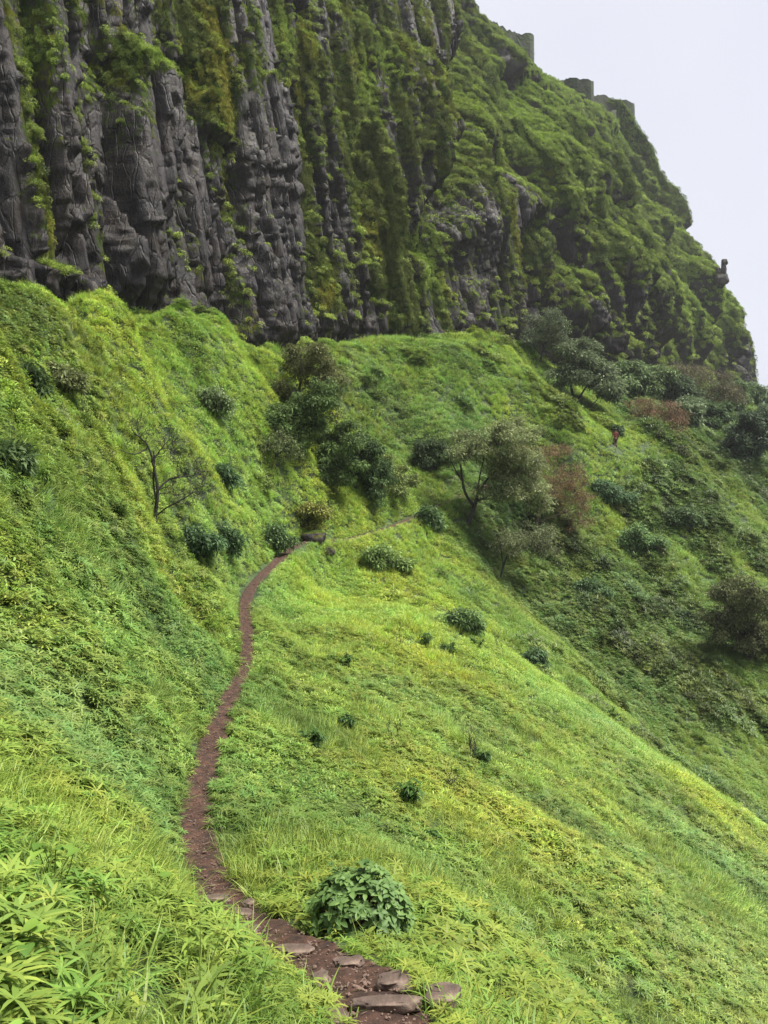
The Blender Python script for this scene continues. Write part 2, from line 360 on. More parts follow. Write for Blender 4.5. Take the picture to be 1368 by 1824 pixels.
Zt = Z0+(Zb-.25*sm(8, 20, dist)-.5*left)*edge
hw = path_half(GY)
flat = (1-sm(hw*.95, hw*1.0+.42+.018*np.maximum(GY, 0), PD))*(1-sm(53, 57, GY))
ZT = Zt*(1-flat)+(PZ-.05)*flat
ZT = ZT-.03*(PD < hw+.05)
def Hq(x, y):
    x = np.asarray(x, float); y = np.asarray(y, float)
    i = np.clip(np.searchsorted(gx, x)-1, 0, len(gx)-2); j = np.clip(np.searchsorted(gy, y)-1, 0, len(gy)-2)
    tx = (x-gx[i])/(gx[i+1]-gx[i]); ty = (y-gy[j])/(gy[j+1]-gy[j])
    return (ZT[j, i]*(1-tx)+ZT[j, i+1]*tx)*(1-ty)+(ZT[j+1, i]*(1-tx)+ZT[j+1, i+1]*tx)*ty
hill = link_mesh('hillside', np.stack([GX.ravel(), GY.ravel(), ZT.ravel()], 1), grid_faces(*GX.shape), [M['turf']], smooth=True)
tag(hill, 'steep green hillside falling from the cliff foot to the valley', kind='structure')
def Hrow(x, y): return float(Hq(np.array([x]), np.array([y]))[0])

# far valley floor, lost below the slope
vs = np.linspace(-600, 600, 41); VX, VY = np.meshgrid(vs, vs)
VZ = -75+3*pn(VX/200, VY/200)
tag(link_mesh('valley_ground', np.stack([VX.ravel(), VY.ravel(), VZ.ravel()], 1), grid_faces(41, 41), [M['turf']], smooth=True), 'valley floor far below the hillside', kind='structure')

# path strip
def build_path():
    seg = np.diff(pc[:, :2], axis=0); sl = np.concatenate([[0], np.cumsum(np.hypot(*seg.T))])
    s = []; q = 0
    while q < sl[-1]:
        s.append(q); d = np.interp(q, sl, pc[:, 1]); q += .035+.006*max(0, d)
    s = np.array(s); c = np.stack([np.interp(s, sl, pc[:, i]) for i in range(3)], 1)
    t = np.gradient(c[:, :2], axis=0); t /= np.linalg.norm(t, axis=1)[:, None]; nrm = np.stack([t[:, 1], -t[:, 0]], 1)
    K = 17; off = np.linspace(-1, 1, K)
    hwv = path_half(c[:, 1])+.11-.0*sm(38, 46, c[:, 1])
    X = c[:, 0][:, None]+nrm[:, 0][:, None]*off*hwv[:, None]; Y = c[:, 1][:, None]+nrm[:, 1][:, None]*off*hwv[:, None]
    Z = c[:, 2][:, None]+.0*X-.12*sm(.7, 1, np.abs(off))+.035*pn(X/.22, Y/.22)+.015*pn(X/.07, Y/.07, 0, 4)-.02
    return X, Y, Z
PX, PY, PZs = build_path()
_kp = PY.mean(1) < 56; PX, PY, PZs = PX[_kp], PY[_kp], PZs[_kp]
pth = link_mesh('path', np.stack([PX.ravel(), PY.ravel(), PZs.ravel()], 1), grid_faces(*PX.shape), [M['soil']], smooth=True)
tag(pth, 'narrow reddish dirt footpath across the slope', kind='structure')

# ------------------------------------------------------------------ cliff
base = np.array([[-34, 2], [-24, 14], [-18.6, 25], [-15.6, 32.5], [-12.6, 39.5], [-7.6, 50.5], [-3.0, 60], [3.8, 70.5], [16.1, 90], [39.8, 125], [62, 158], [86, 186], [93, 196], [90, 214], [70, 235], [40, 250]], float)
bz = np.array([8, 8.0, 8.2, 8.2, 8.5, 9.6, 12.6, 15.2, 19.3, 23.6, 26.5, 28.6, 28.5, 28, 28, 28], float)
bb = catmull(np.hstack([base, bz[:, None]]), 10)
_sl = np.concatenate([[0], np.cumsum(np.hypot(*np.diff(bb[:, :2], axis=0).T))])
def s_of_y(y0):          # arc length where the base reaches distance y0 on its first run
    k = np.argmax(bb[:, 1] > y0); return _sl[k]
s_list = [0.0]
while s_list[-1] < _sl[-1]:
    y = np.interp(s_list[-1], _sl, bb[:, 1]); st = .5 if y < 20 else (.12 if y < 70 else .12+(y-70)*.0022)
    if s_list[-1] > s_of_y(200): st = 1.0
    s_list.append(s_list[-1]+st)
S = np.array(s_list)
bx, by, bzz = [np.interp(S, _sl, bb[:, i]) for i in range(3)]
tx_, ty_ = np.gradient(bx, S), np.gradient(by, S)
ks = np.ones(61)/61
pad = lambda a: np.convolve(np.pad(a, 30, mode='edge'), ks, mode='valid')
tx_, ty_ = pad(tx_), pad(ty_); q_ = np.hypot(tx_, ty_); tx_, ty_ = tx_/q_, ty_/q_
nx_, ny_ = ty_, -tx_              # outward, towards the valley
s66, s88, s125, sC = s_of_y(66), s_of_y(88.5), s_of_y(124), s_of_y(194)
TOPH = 80.0
hA = [-5, 0, 45, 60, 80]; kA = [0, 0, 9.5, 24, 47]
hB = [-5, 0, 22, 34, 44, 58, 80]; kB = [0, 0, 3.2, 11, 19, 27.3, 37.8]
hC = [-5, 0, 13.5, 20.6, 27, 37, 49, 58, 72, 80]; kC = [0, .6, 1.6, 6.0, 9.6, 15, 19.8, 25, 32.5, 37]
Hh = np.concatenate([np.arange(-5, 46, .17), np.arange(46, TOPH, .32), [TOPH]])
nh = len(Hh)
KA, KB, KC = np.interp(Hh, hA, kA), np.interp(Hh, hB, kB), np.interp(Hh, hC, kC)
wB = sm(s88+1.5, s88+9, S)[:, None]; wC = sm(s125+15, sC-5, S)[:, None]
K2 = KA[None]*(1-wB)+(KB[None]*(1-wC)+KC[None]*wC)*wB
crest = np.interp(S, [0, s125, s_of_y(131), s_of_y(144), s_of_y(154), s_of_y(157.5), s_of_y(161), s_of_y(166), s_of_y(174), sC, sC+14, _sl[-1]], [80, 72, 71, 75.5, 79, 79.5, 70.5, 69, 75, 76, 75, 70])[:, None]   # height of the crest above the foot
SS, HH = np.meshgrid(S, Hh, indexing='ij')
HR = np.minimum(HH, crest)
over = np.maximum(HH-crest, 0)
K2 = K2+over*6.0                   # beyond the crest the top runs back nearly level
far = sm(s88-2, s88+14, SS)        # 0 dark near wall .. 1 green far wall
wob = .55*pn(SS/9, HH/32, 0, 21)
# tall vertical columns, rounded, of unequal width
cw = SS+wob+.14*pn(SS/3, HH/9, 0, 22)
c1 = np.abs(pn(cw/3.6, HH/42, 0, 23)); c2 = np.abs(pn(cw/1.35, HH/16, 0, 24)); c3 = np.abs(pn(cw/.55, HH/6, 0, 25))
big = pn(SS/17, HH/60, 0, 26)
near_d = 1.1*np.sqrt(c1+.02)+1.2*big
def cells(w, hgt, seed, gw=.06):
    q = SS/w+.22*wob/w+.30*pn(SS/(w*2.3), HH/(w*12), 0, seed)+.05*pn(SS/w, HH/(w*3), 0, seed+4); i_ = np.floor(q); f = q-i_
    q2 = HH/hgt+7*pn(i_*1.71, 0, 0, seed+1)+.12*pn(SS/w*1.3, HH/w, 0, seed+5); j_ = np.floor(q2); f2_ = q2-j_
    o_ = pn(i_*1.37+.5, j_*.77+.3, 0, seed+2)
    til = (f-.5)*pn(i_*3.1+.2, j_*2.3+.1, 0, seed+6)
    return o_+.9*til, np.exp(-(np.minimum(f, 1-f)*w/gw)**2), np.exp(-(np.minimum(f2_, 1-f2_)*hgt/gw)**2)*(pn(i_*2.1, j_*1.3+.2, 0, seed+3) > .0)
o0, g0, k0 = cells(2.9, 34, 74, .20); o1, g1, k1 = cells(1.35, 17.0, 80, .15); o2, g2, k2 = cells(.62, 6.0, 86, .10)
near_d += 1.5*o0-1.5*g0-.15*k0+.8*o1-.9*g1-.15*k1+.32*o2-.3*g2-.08*k2
rough_ = fbm(SS/2.2, HH/2.6, 0, 5, 29, .55)
def slab(d, st, a=.30):
    q = d/st; i_ = np.floor(q); return st*(i_+sm(.5-a/2, .5+a/2, q-i_))
near_d = .8*slab(near_d, .7, .22)+.2*near_d
near_d += .13*rough_+.16*fbm(SS/.7, HH/.9, 0, 4, 30, .6)+.14*np.abs(pn(SS/.4, HH/4, 0, 30))
near_d += .26*sm(-.1, .5, fbm(SS/3.2, HH/15, 0, 3, 91))*np.abs(fbm(SS/1.1, HH/1.7, 0, 4, 92))*2   # mossy cushions
f1 = np.abs(pn((cw+.2*HH)/13, HH/45, 0, 31)); f2 = np.abs(pn((cw+HH*.12)/4.6, HH/24, 0, 32)); f4 = np.abs(pn((cw+HH*.15)/7.5, HH/60, 0, 38)); f3 = np.abs(pn(cw/1.7, HH/4.5, 0, 33))
far_d = 8.5*np.sqrt(f1+.01)+6.5*np.sqrt(f4+.01)+3.4*np.sqrt(f2+.01)+.9*f3+1.2*o0-1.6*g0+.8*o1-.6*g1-.7*np.exp(-(f3/.06)**2)+.5*np.tanh(pn(np.floor(cw/6)*1.7, HH/12, 0, 34)*3)+.35*fbm(SS/1.3, HH/1.1, 0, 3, 35)
DD = near_d*(1-far)+far_d*far
def bump(s0, h0_, rs, rh, amp, p=2):
    return amp*np.exp(-(np.abs((SS-s0)/rs)**p+np.abs((HH-h0_)/rh)**p))
# named features of the wall, surveyed on the photograph: ribs, noses and fissures
UU = 684+FPX*(bx[:, None]-nx_[:, None]*K2)/(by[:, None]-ny_[:, None]*K2); VV = 912-FPX*(bzz[:, None]+HR)/(by[:, None]-ny_[:, None]*K2)
_front = (by[:, None] > 20) & (S[:, None] < sC+3)
def sh(u, v):
    d2 = np.where(_front, (UU-u)**2+(VV-v)**2, 1e12); i, j = np.unravel_index(d2.argmin(), d2.shape); return S[i], Hh[j]
def rib(ut, vt, ub, vb, wpx, amp, p=4, cap=1.2):
    (s1, h1), (s2, h2) = sh(ut, vt), sh(ub, vb); hw_ = max(abs(sh((ut+ub)/2+wpx/2, (vt+vb)/2)[0]-sh((ut+ub)/2-wpx/2, (vt+vb)/2)[0])/2, .15)
    cs = s1+(s2-s1)*np.clip((h1-HH)/(h1-h2+1e-6), 0, 1)+.10*hw_*pn(HH/6, ut, 0, 95); top = 1 if vt < 0 else sm(h1+cap*.4, h1-cap, HH+.3*pn(SS, 0, 0, 97))
    return amp*np.exp(-np.abs((SS-cs)/hw_)**p)*top*sm(h2-cap-.01, h2+cap*.6, HH)
for q in [(60,-40,92,470,105,2.4,3,1), (142,40,150,480,16,-2.4,2,1), (188,120,202,500,62,1.1,4,1), (228,90,232,500,14,-1.8,2,1), (282,88,276,500,88,2.7,5,1.6), (338,110,328,530,18,-2.2,2,1), (388,-40,388,570,46,.9,5,1),
          (402,-40,404,246,62,1.8,5,.5), (440,300,450,600,14,-1.8,2,1), (492,-40,492,318,112,2.6,4,2.5), (505,318,505,610,88,1.3,5,1), (478,330,480,600,8,-1.0,2,1), (562,-40,566,610,16,-2.0,2,1), (610,-40,650,570,84,1.0,4,2), (668,100,690,600,16,-1.4,2,1),
          (700,40,735,590,76,1.9,4,2), (742,-40,800,440,44,-4.2,3,2), (772,-40,790,170,50,1.6,4,1.5), (818,185,852,420,100,5.6,4,5), (818,420,826,570,46,-1.4,3,2), (868,380,880,600,34,1.4,4,2), (905,330,928,610,42,1.8,4,2), (948,380,958,640,16,-3.2,2,2),
          (965,330,1002,570,64,4.6,3,4), (1022,420,1045,640,58,3.6,3,4), (1062,300,1078,640,18,-3.4,2,2), (1080,430,1112,650,66,5.0,3,5), (1112,250,1128,560,66,3.2,3,5), (1150,300,1168,640,22,-4.5,2,2), (1185,300,1202,640,76,5.0,3,5), (1226,400,1238,660,18,-4.0,2,2),
          (1250,420,1262,660,52,3.5,3,5), (1296,560,1300,690,10,-4,2,2), (1318,600,1322,690,40,1.5,5,2), (985,170,1010,330,60,3,3,5), (1040,200,1060,360,50,3.5,3,5), (930,110,960,300,56,3.5,3,5), (895,150,915,300,30,-3.5,2,3)]:
    q = list(q); q[5] *= (.6 if q[0] < 1150 else .4) if q[5] > 0 else 1.15; q[6] = q[6]+2 if q[5] > 0 else q[6]; DD += rib(*q)
sL = s_of_y(33.0)
DD += 2.2*sm(s_of_y(41), s_of_y(36), SS)*sm(3.4, 2.6, HH-.8*pn(SS/4, 0, 0, 40))
DD = far*DD+(1-far)*(.72*slab(DD+.05*fbm(SS/.8, HH/1.1, 0, 3, 44), .5, .2)+.28*DD)
DD = (DD-3.2-6.2*far)*(1-.4*sm(s_of_y(178), s_of_y(191), SS))
DD *= sm(-1.2, 6, crest-HH+1.5)*.9+.1
CXm = bx[:, None]+nx_[:, None]*(DD-K2); CYm = by[:, None]+ny_[:, None]*(DD-K2)
CZm = bzz[:, None]+HR+over*.12+(.3*fbm(SS/3, HH/3, 0, 2, 36)+far*.7*pn(SS/5.5, HH/6, 0, 37))*sm(0, 4, HH)
# local curvature drives nothing painted: moss grows where the rock faces up and in wet vertical streaks
ax = np.stack([np.gradient(CXm, axis=1), np.gradient(CYm, axis=1), np.gradient(CZm, axis=1)], -1)
bx_ = np.stack([np.gradient(CXm, axis=0), np.gradient(CYm, axis=0), np.gradient(CZm, axis=0)], -1)
Nn = np.cross(bx_, ax); Nn /= np.linalg.norm(Nn, axis=-1)[..., None]+1e-9
if (Nn[..., 0]*nx_[:, None]).mean() < 0: Nn = -Nn
streak = fbm(cw/2.4, HH/30, 0, 4, 41)+.35*fbm(SS/1.0, HH/3.0, 0, 3, 42)
moss = .03+.13*sm(s_of_y(46), s_of_y(62), SS)+.06*far+.85*streak+.9*np.clip(Nn[..., 2], -.4, .8)+.10*sm(12, 26, HH)*(1-far)
moss += .33*far+.55*far*np.clip(Nn[..., 2]*2, -.6, .6)-.36*far*sm(28, 8, HH)-.10*sm(9, 0, HH)
moss -= .22*sm(s_of_y(60), s_of_y(38), SS)*sm(22, 6, HH)
for (u_, v_, ru_, rv_, a_) in [(85,200,55,260,.45),(15,260,22,220,-.5),(275,330,48,190,-.5),(270,100,60,40,.6),(205,300,30,200,.15),(165,400,40,120,-.3),(390,420,60,170,-.35),(495,250,48,90,-.7),(500,470,60,170,-.5),(600,385,40,45,-.5),(640,300,60,260,.15),
        (720,300,50,240,.35),(420,110,50,110,.35),(540,60,40,90,.3),(845,290,45,60,.3),(815,460,34,90,.6),(850,370,60,40,-.3),(890,480,40,130,-.25),(935,560,14,60,-.6),(1100,600,30,50,-.3),(1325,650,25,60,-.8),(1040,560,60,40,-.3),(0,520,260,40,-.6),(620,575,120,30,-.5)]:
    moss += a_*np.exp(-(((UU-u_)/ru_)**2+((VV-v_)/rv_)**2))*_front
moss = np.clip(moss, -.2, 1)
# keep the mesh only where it can matter
cl = link_mesh('cliff', np.stack([CXm.ravel(), CYm.ravel(), CZm.ravel()], 1), grid_faces(*CXm.shape)[:, ::-1], [M['cliff']], smooth=False,
               attrs={'moss': ('FLOAT', moss.ravel()*.5+.25)})
tag(cl, 'tall dark basalt cliff streaked with moss', kind='structure')
#PREVIEW_END
# ------------------------------------------------------------------ plants: prototypes for the uncountable cover
class Leaves:
    def __init__(s): s.V = []; s.F = []; s.lv = []; s.n = 0
    def add(s, v, f, lv):
        s.V.append(v); s.F += [tuple(i+s.n for i in q) for q in f]; s.n += len(v); s.lv.append(np.full(len(v), lv))
    def leaf(s, p, d, up, L_, W, droop=.4, seg=3, shape=.35, fold=0.0, lv=None):
        """one leaf: base p, direction d, bending down along its length"""
        p = np.array(p, float); d = np.array(d, float); d /= np.linalg.norm(d)
        side = np.cross(d, up); side /= np.linalg.norm(side)+1e-9
        rows = []; q = p.copy(); dd = d.copy()
        for i in range(seg+1):
            t = i/seg
            wv = W*.5*(math.sin(math.pi*min(1, (t*(1-.12)+.12))**(shape*2)) if t < 1 else .0)
            nn = np.cross(side, dd)
            if fold: rows += [q-side*wv+nn*wv*fold, q.copy(), q+side*wv+nn*wv*fold]
            else: rows += [q-side*wv, q+side*wv]
            q = q+dd*L_/seg; dd = dd+np.array([0, 0, -droop/seg]); dd /= np.linalg.norm(dd)
        k = 3 if fold else 2; f = []
        for i in range(seg):
            for j in range(k-1):
                a = i*k+j; f.append((a, a+1, a+k+1, a+k))
        s.add(np.array(rows), f, random.random() if lv is None else lv)
    def obj(s, name, m, smooth=True):
        me = bpy.data.meshes.new(name); V = np.vstack(s.V); me.from_pydata(V.tolist(), [], s.F); me.materials.append(m)
        a = me.attributes.new('lv', 'FLOAT', 'POINT'); a.data.foreach_set('value', np.concatenate(s.lv).astype(np.float32))
        if smooth: me.polygons.foreach_set('use_smooth', np.ones(len(me.polygons), bool))
        return bpy.data.objects.new(name, me)
R_ = random.random
def U(a, b): return a+(b-a)*random.random()
def dirv(az, el): return np.array([math.cos(az)*math.cos(el), math.sin(az)*math.cos(el), math.sin(el)])
UP = np.array([0, 0, 1.0])
def proto_whorl(n=3):
    g = Leaves()
    for k in range(n):
        b = np.array([U(-.08, .08), U(-.08, .08), 0]); h = U(.09, .2); top = b+np.array([U(-.03, .03), U(-.03, .03), h]); lvk = R_()
        for tier in range(2):
            c = b+(top-b)*(1-.4*tier); m = random.randint(7, 9); a0 = U(0, 6.28)
            for i in range(m):
                g.leaf(c, dirv(a0+i*6.283/m+U(-.15, .15), U(.05, .5)), UP, U(.08, .125)*(1+.15*tier), U(.013, .02), U(.5, 1.0), 3, .5, lv=np.clip(lvk*.6+R_()*.4, 0, 1))
        g.leaf(b, top-b, np.array([1, 0, 0.]), h, .008, 0, 1, .5, lv=.2)
    return g
def proto_grass(n=26, L0=.2, L1=.38, W=.007, lean=.0):
    g = Leaves()
    for i in range(n):
        a = U(0, 6.28); g.leaf([U(-.07, .07), U(-.07, .07), 0], dirv(a, U(.8, 1.45)), UP, U(L0, L1), U(.7, 1.3)*W, U(.8, 2.2), 5, .4)
    return g
def proto_feather(n=6):
    g = Leaves()
    for i in range(n):
        a = i*6.283/n+U(-.4, .4); L_ = U(.13, .2); p = np.array([0, 0, .02]); d = dirv(a, U(.7, 1.2)); lv = R_()
        for k in range(8):
            p = p+d*L_/8; d = d+np.array([0, 0, -.17]); d /= np.linalg.norm(d); s_ = np.cross(d, UP); s_ /= np.linalg.norm(s_)
            w_ = .055*math.sin(math.pi*(k+1.5)/10)
            for sg in (-1, 1): g.leaf(p, s_*sg+d*.6, UP, w_*U(.8, 1.2), .014, .5, 1, .5, lv=np.clip(lv*.6+R_()*.4, 0, 1))
            if k == 7: g.leaf(p, d, UP, .03, .012, .4, 1, .5, lv=lv)
    return g
def proto_broad(n=10, L0=.05, L1=.1):
    g = Leaves()
    for i in range(n):
        a = U(0, 6.28); h = U(.02, .16); g.leaf([U(-.07, .07), U(-.07, .07), h], dirv(a, U(.0, .7)), UP, U(L0, L1), U(.022, .045), U(.2, .8), 3, .5, fold=.15)
    return g
def proto_clump(n=80, r=.35, L0=.07, L1=.13, W=.03, h=.8, droop=.6, whorl=0):
    g = Leaves()
    for i in range(n):
        a = U(0, 6.28); el = math.asin(U(.0, 1)); rr = r*U(.55, 1.0)
        c = dirv(a, el)*rr*np.array([1, 1, h])
        if whorl:
            lv = R_(); a0 = U(0, 6)
            for k in range(whorl):
                g.leaf(c, dirv(a0+k*6.283/whorl, U(-.1, .5))+dirv(a, el)*.5, UP, U(L0, L1), W*U(.7, 1.2), droop, 2, .5, lv=np.clip(lv*.7+R_()*.3, 0, 1))
        else:
            g.leaf(c, dirv(a+U(-.9, .9), el*.6+U(-.4, .5)), UP, U(L0, L1), W*U(.7, 1.3), droop, 2, .5)
    return g
pc_col = bpy.data.collections.new("plant_shapes")        # source shapes of the ground cover
def mk(name, gens, m):
    c = bpy.data.collections.new(name)
    for i, g in enumerate(gens): c.objects.link(g.obj(name+'_%02d' % i, m))
    return c
protoA = mk('a_herbs', [proto_whorl(), proto_whorl(4), proto_feather(), proto_feather(8), proto_broad(), proto_broad(14, .04, .08), proto_grass(), proto_grass(18, .16, .3, .009)], M['leaf'])
protoB = mk('b_clumps', [proto_clump(150, .35, .06, .12, .022), proto_clump(34, .35, .07, .12, .018, whorl=6), proto_grass(46, .3, .55, .016),
                         proto_clump(46, .35, .10, .17, .035, 1.0, .9, whorl=6), proto_clump(130, .35, .05, .09, .035)], M['leaf'])
protoC = mk('c_moss', [proto_clump(70, .35, .07, .14, .05, .55, .9), proto_clump(90, .35, .05, .10, .04, .6, .5)], M['moss'])
protoD = bpy.data.collections.new('d_gravel')

def scatter(name, P3, Nn_, scl, idx, tint, coll, lean=.5, kindlabel=''):
    n = len(P3)
    up = Nn_*lean+np.array([0, 0, 1.0])*(1-lean); up += rng.normal(0, .12, up.shape); up /= np.linalg.norm(up, axis=1)[:, None]
    a = rng.uniform(0, 6.283, n); ref = np.stack([np.cos(a), np.sin(a), np.zeros(n)], 1)
    t = ref-(ref*up).sum(1)[:, None]*up; t /= np.linalg.norm(t, axis=1)[:, None]; b = np.cross(up, t)
    eul = np.stack([np.arctan2(b[:, 2], up[:, 2]), -np.arcsin(np.clip(t[:, 2], -1, 1)), np.arctan2(t[:, 1], t[:, 0])], 1)
    o = link_mesh(name, P3, np.zeros((0, 4), np.int32), attrs={'rot': ('FLOAT_VECTOR', eul), 'scl': ('FLOAT', scl), 'idx': ('INT', idx),
        'tint': ('FLOAT_COLOR', np.hstack([tint, np.ones((n, 1))]))})
    g = bpy.data.node_groups.new(name, 'GeometryNodeTree')
    g.interface.new_socket('Geometry', in_out='INPUT', socket_type='NodeSocketGeometry'); g.interface.new_socket('Geometry', in_out='OUTPUT', socket_type='NodeSocketGeometry')
    gi = g.nodes.new('NodeGroupInput'); go = g.nodes.new('NodeGroupOutput'); ip = g.nodes.new('GeometryNodeInstanceOnPoints')
    ci = g.nodes.new('GeometryNodeCollectionInfo'); ci.inputs['Collection'].default_value = coll
    ci.inputs['Separate Children'].default_value = True; ci.inputs['Reset Children'].default_value = True
    def na(nm, ty):
        q = g.nodes.new('GeometryNodeInputNamedAttribute'); q.data_type = ty; q.inputs['Name'].default_value = nm; return q
    ip.inputs['Pick Instance'].default_value = True
    g.links.new(gi.outputs[0], ip.inputs['Points']); g.links.new(ci.outputs[0], ip.inputs['Instance'])
    g.links.new(na('idx', 'INT').outputs[0], ip.inputs['Instance Index'])
    er = g.nodes.new('FunctionNodeEulerToRotation'); g.links.new(na('rot', 'FLOAT_VECTOR').outputs[0], er.inputs[0]); g.links.new(er.outputs[0], ip.inputs['Rotation'])
    g.links.new(na('scl', 'FLOAT').outputs[0], ip.inputs['Scale']); g.links.new(ip.outputs[0], go.inputs[0])
    md = o.modifiers.new('plants', 'NODES'); md.node_group = g
    return tag(o, kindlabel, kind='stuff')

# colour of the cover, surveyed by region (linear albedo): the plants themselves differ
YG, LG, MG, BG, DG, OL, YL = (.250,.315,.048), (.205,.300,.054), (.145,.225,.058), (.150,.260,.088), (.062,.112,.036), (.150,.190,.045), (.265,.315,.045)
TC = [(100,1700,2.6,LG),(250,1500,5,LG),(200,1350,7,BG),(0,1250,7,BG),(100,1420,5,YG),(350,1650,5,LG),(100,1100,10,YG),(250,1200,11,LG),(0,900,12,YG),(50,720,14,YG),(150,830,16,YG),
 (330,1150,18,LG),(120,560,26,LG),(60,620,22,OL),(180,680,22,LG),(250,850,23,LG),(400,940,28,MG),(450,960,30,LG),(300,600,32,LG),(420,700,32,YG),(380,640,34,LG),(500,850,34,YG),(440,790,31,YG),(480,650,38,LG),(250,950,22,YG),
 (620,760,45,YG),(700,850,50,YG),(640,950,42,YG),(720,720,60,BG),(680,660,58,MG),(820,630,66,LG),(900,620,74,YG),(850,700,64,BG),(1000,780,66,LG),(1060,800,66,YG),(1120,770,70,LG),
 (1000,900,62,MG),(900,980,50,DG),(950,1060,50,DG),(1050,950,60,DG),(1100,1150,50,DG),(1150,1000,58,DG),(1000,840,60,DG),(1200,880,66,MG),(1250,950,62,MG),(1300,1050,58,MG),(1150,850,66,MG),(1368,1000,60,MG),(1250,1250,46,DG),(1368,1350,42,MG),(1200,1150,52,DG),
 (800,980,45,YG),(700,1000,40,YG),(650,1080,30,YG),(850,1080,38,YG),(900,1150,36,LG),(780,1150,26,YG),(600,1180,22,YG),(700,1150,24,LG),(800,1220,24,MG),(900,1280,22,BG),(740,1250,21,BG),(560,1250,17,LG),
 (1000,1260,32,LG),(1100,1350,29,BG),(1200,1420,25,MG),(1300,1500,22,BG),(1368,1480,26,YL),(1340,1440,27,YL),(1250,1330,36,MG),(950,1330,22,LG),(1000,1420,18,YG),(900,1450,14,YL),(1050,1500,15,OL),(1150,1560,14,YG),(1250,1650,13,BG),
 (1100,1700,11,LG),(1250,1780,11,MG),(1000,1600,11,LG),(800,1450,12,YG),(700,1380,12,YG),(550,1400,11,LG),(480,1300,12,LG),(420,1500,7.2,MG),(600,1550,7,LG),(780,1560,7,YG),(900,1700,7,YG),(800,1700,5,LG),(1000,1800,7,YG),(500,1150,21,LG),(450,1280,13,MG),
 (1140,720,92,DG),(1250,740,105,DG),(1300,820,80,DG),(1200,700,110,DG),(1368,780,90,DG)]
tcp = np.array([P(*q[:3])[:2] for q in TC]); tcc = np.array([q[3] for q in TC]); tcc = tcc*.5+np.array(LG)*.5*(tcc[:, 1:2]/LG[1])**.5
def tint_at(x, y):
    r = np.maximum(np.hypot(x, y), 1)
    wx = x+.10*r*pn(x/(.16*r+.6), y/(.3*r+1), 0, 51); wy = y+.10*r*pn(x/(.16*r+.6), y/(.3*r+1), 0, 52)
    out = np.zeros((len(x), 3))
    for i in range(0, len(x), 20000):
        q = np.stack([wx[i:i+20000], wy[i:i+20000]], 1); d2 = ((q[:, None]-tcp[None])**2).sum(-1)/(r[i:i+20000, None]**2)
        w_ = 1/(d2+.0008)**1.6; out[i:i+20000] = (w_@tcc)/w_.sum(1)[:, None]
    n1 = fbm(x/1.7, y/1.7, 0, 3, 53); n2 = fbm(x/6, y/6, 0, 2, 54)
    out *= (1+.22*n1+.15*n2)[:, None]
    out[:, 0] *= 1+.15*n2; out[:, 2] *= 1-.2*n2
    out *= rng.uniform(.85, 1.15, (len(x), 1)); out[:, 0] *= rng.uniform(.82, 1.2, len(x)); return np.clip(out*1.08, .008, .55)

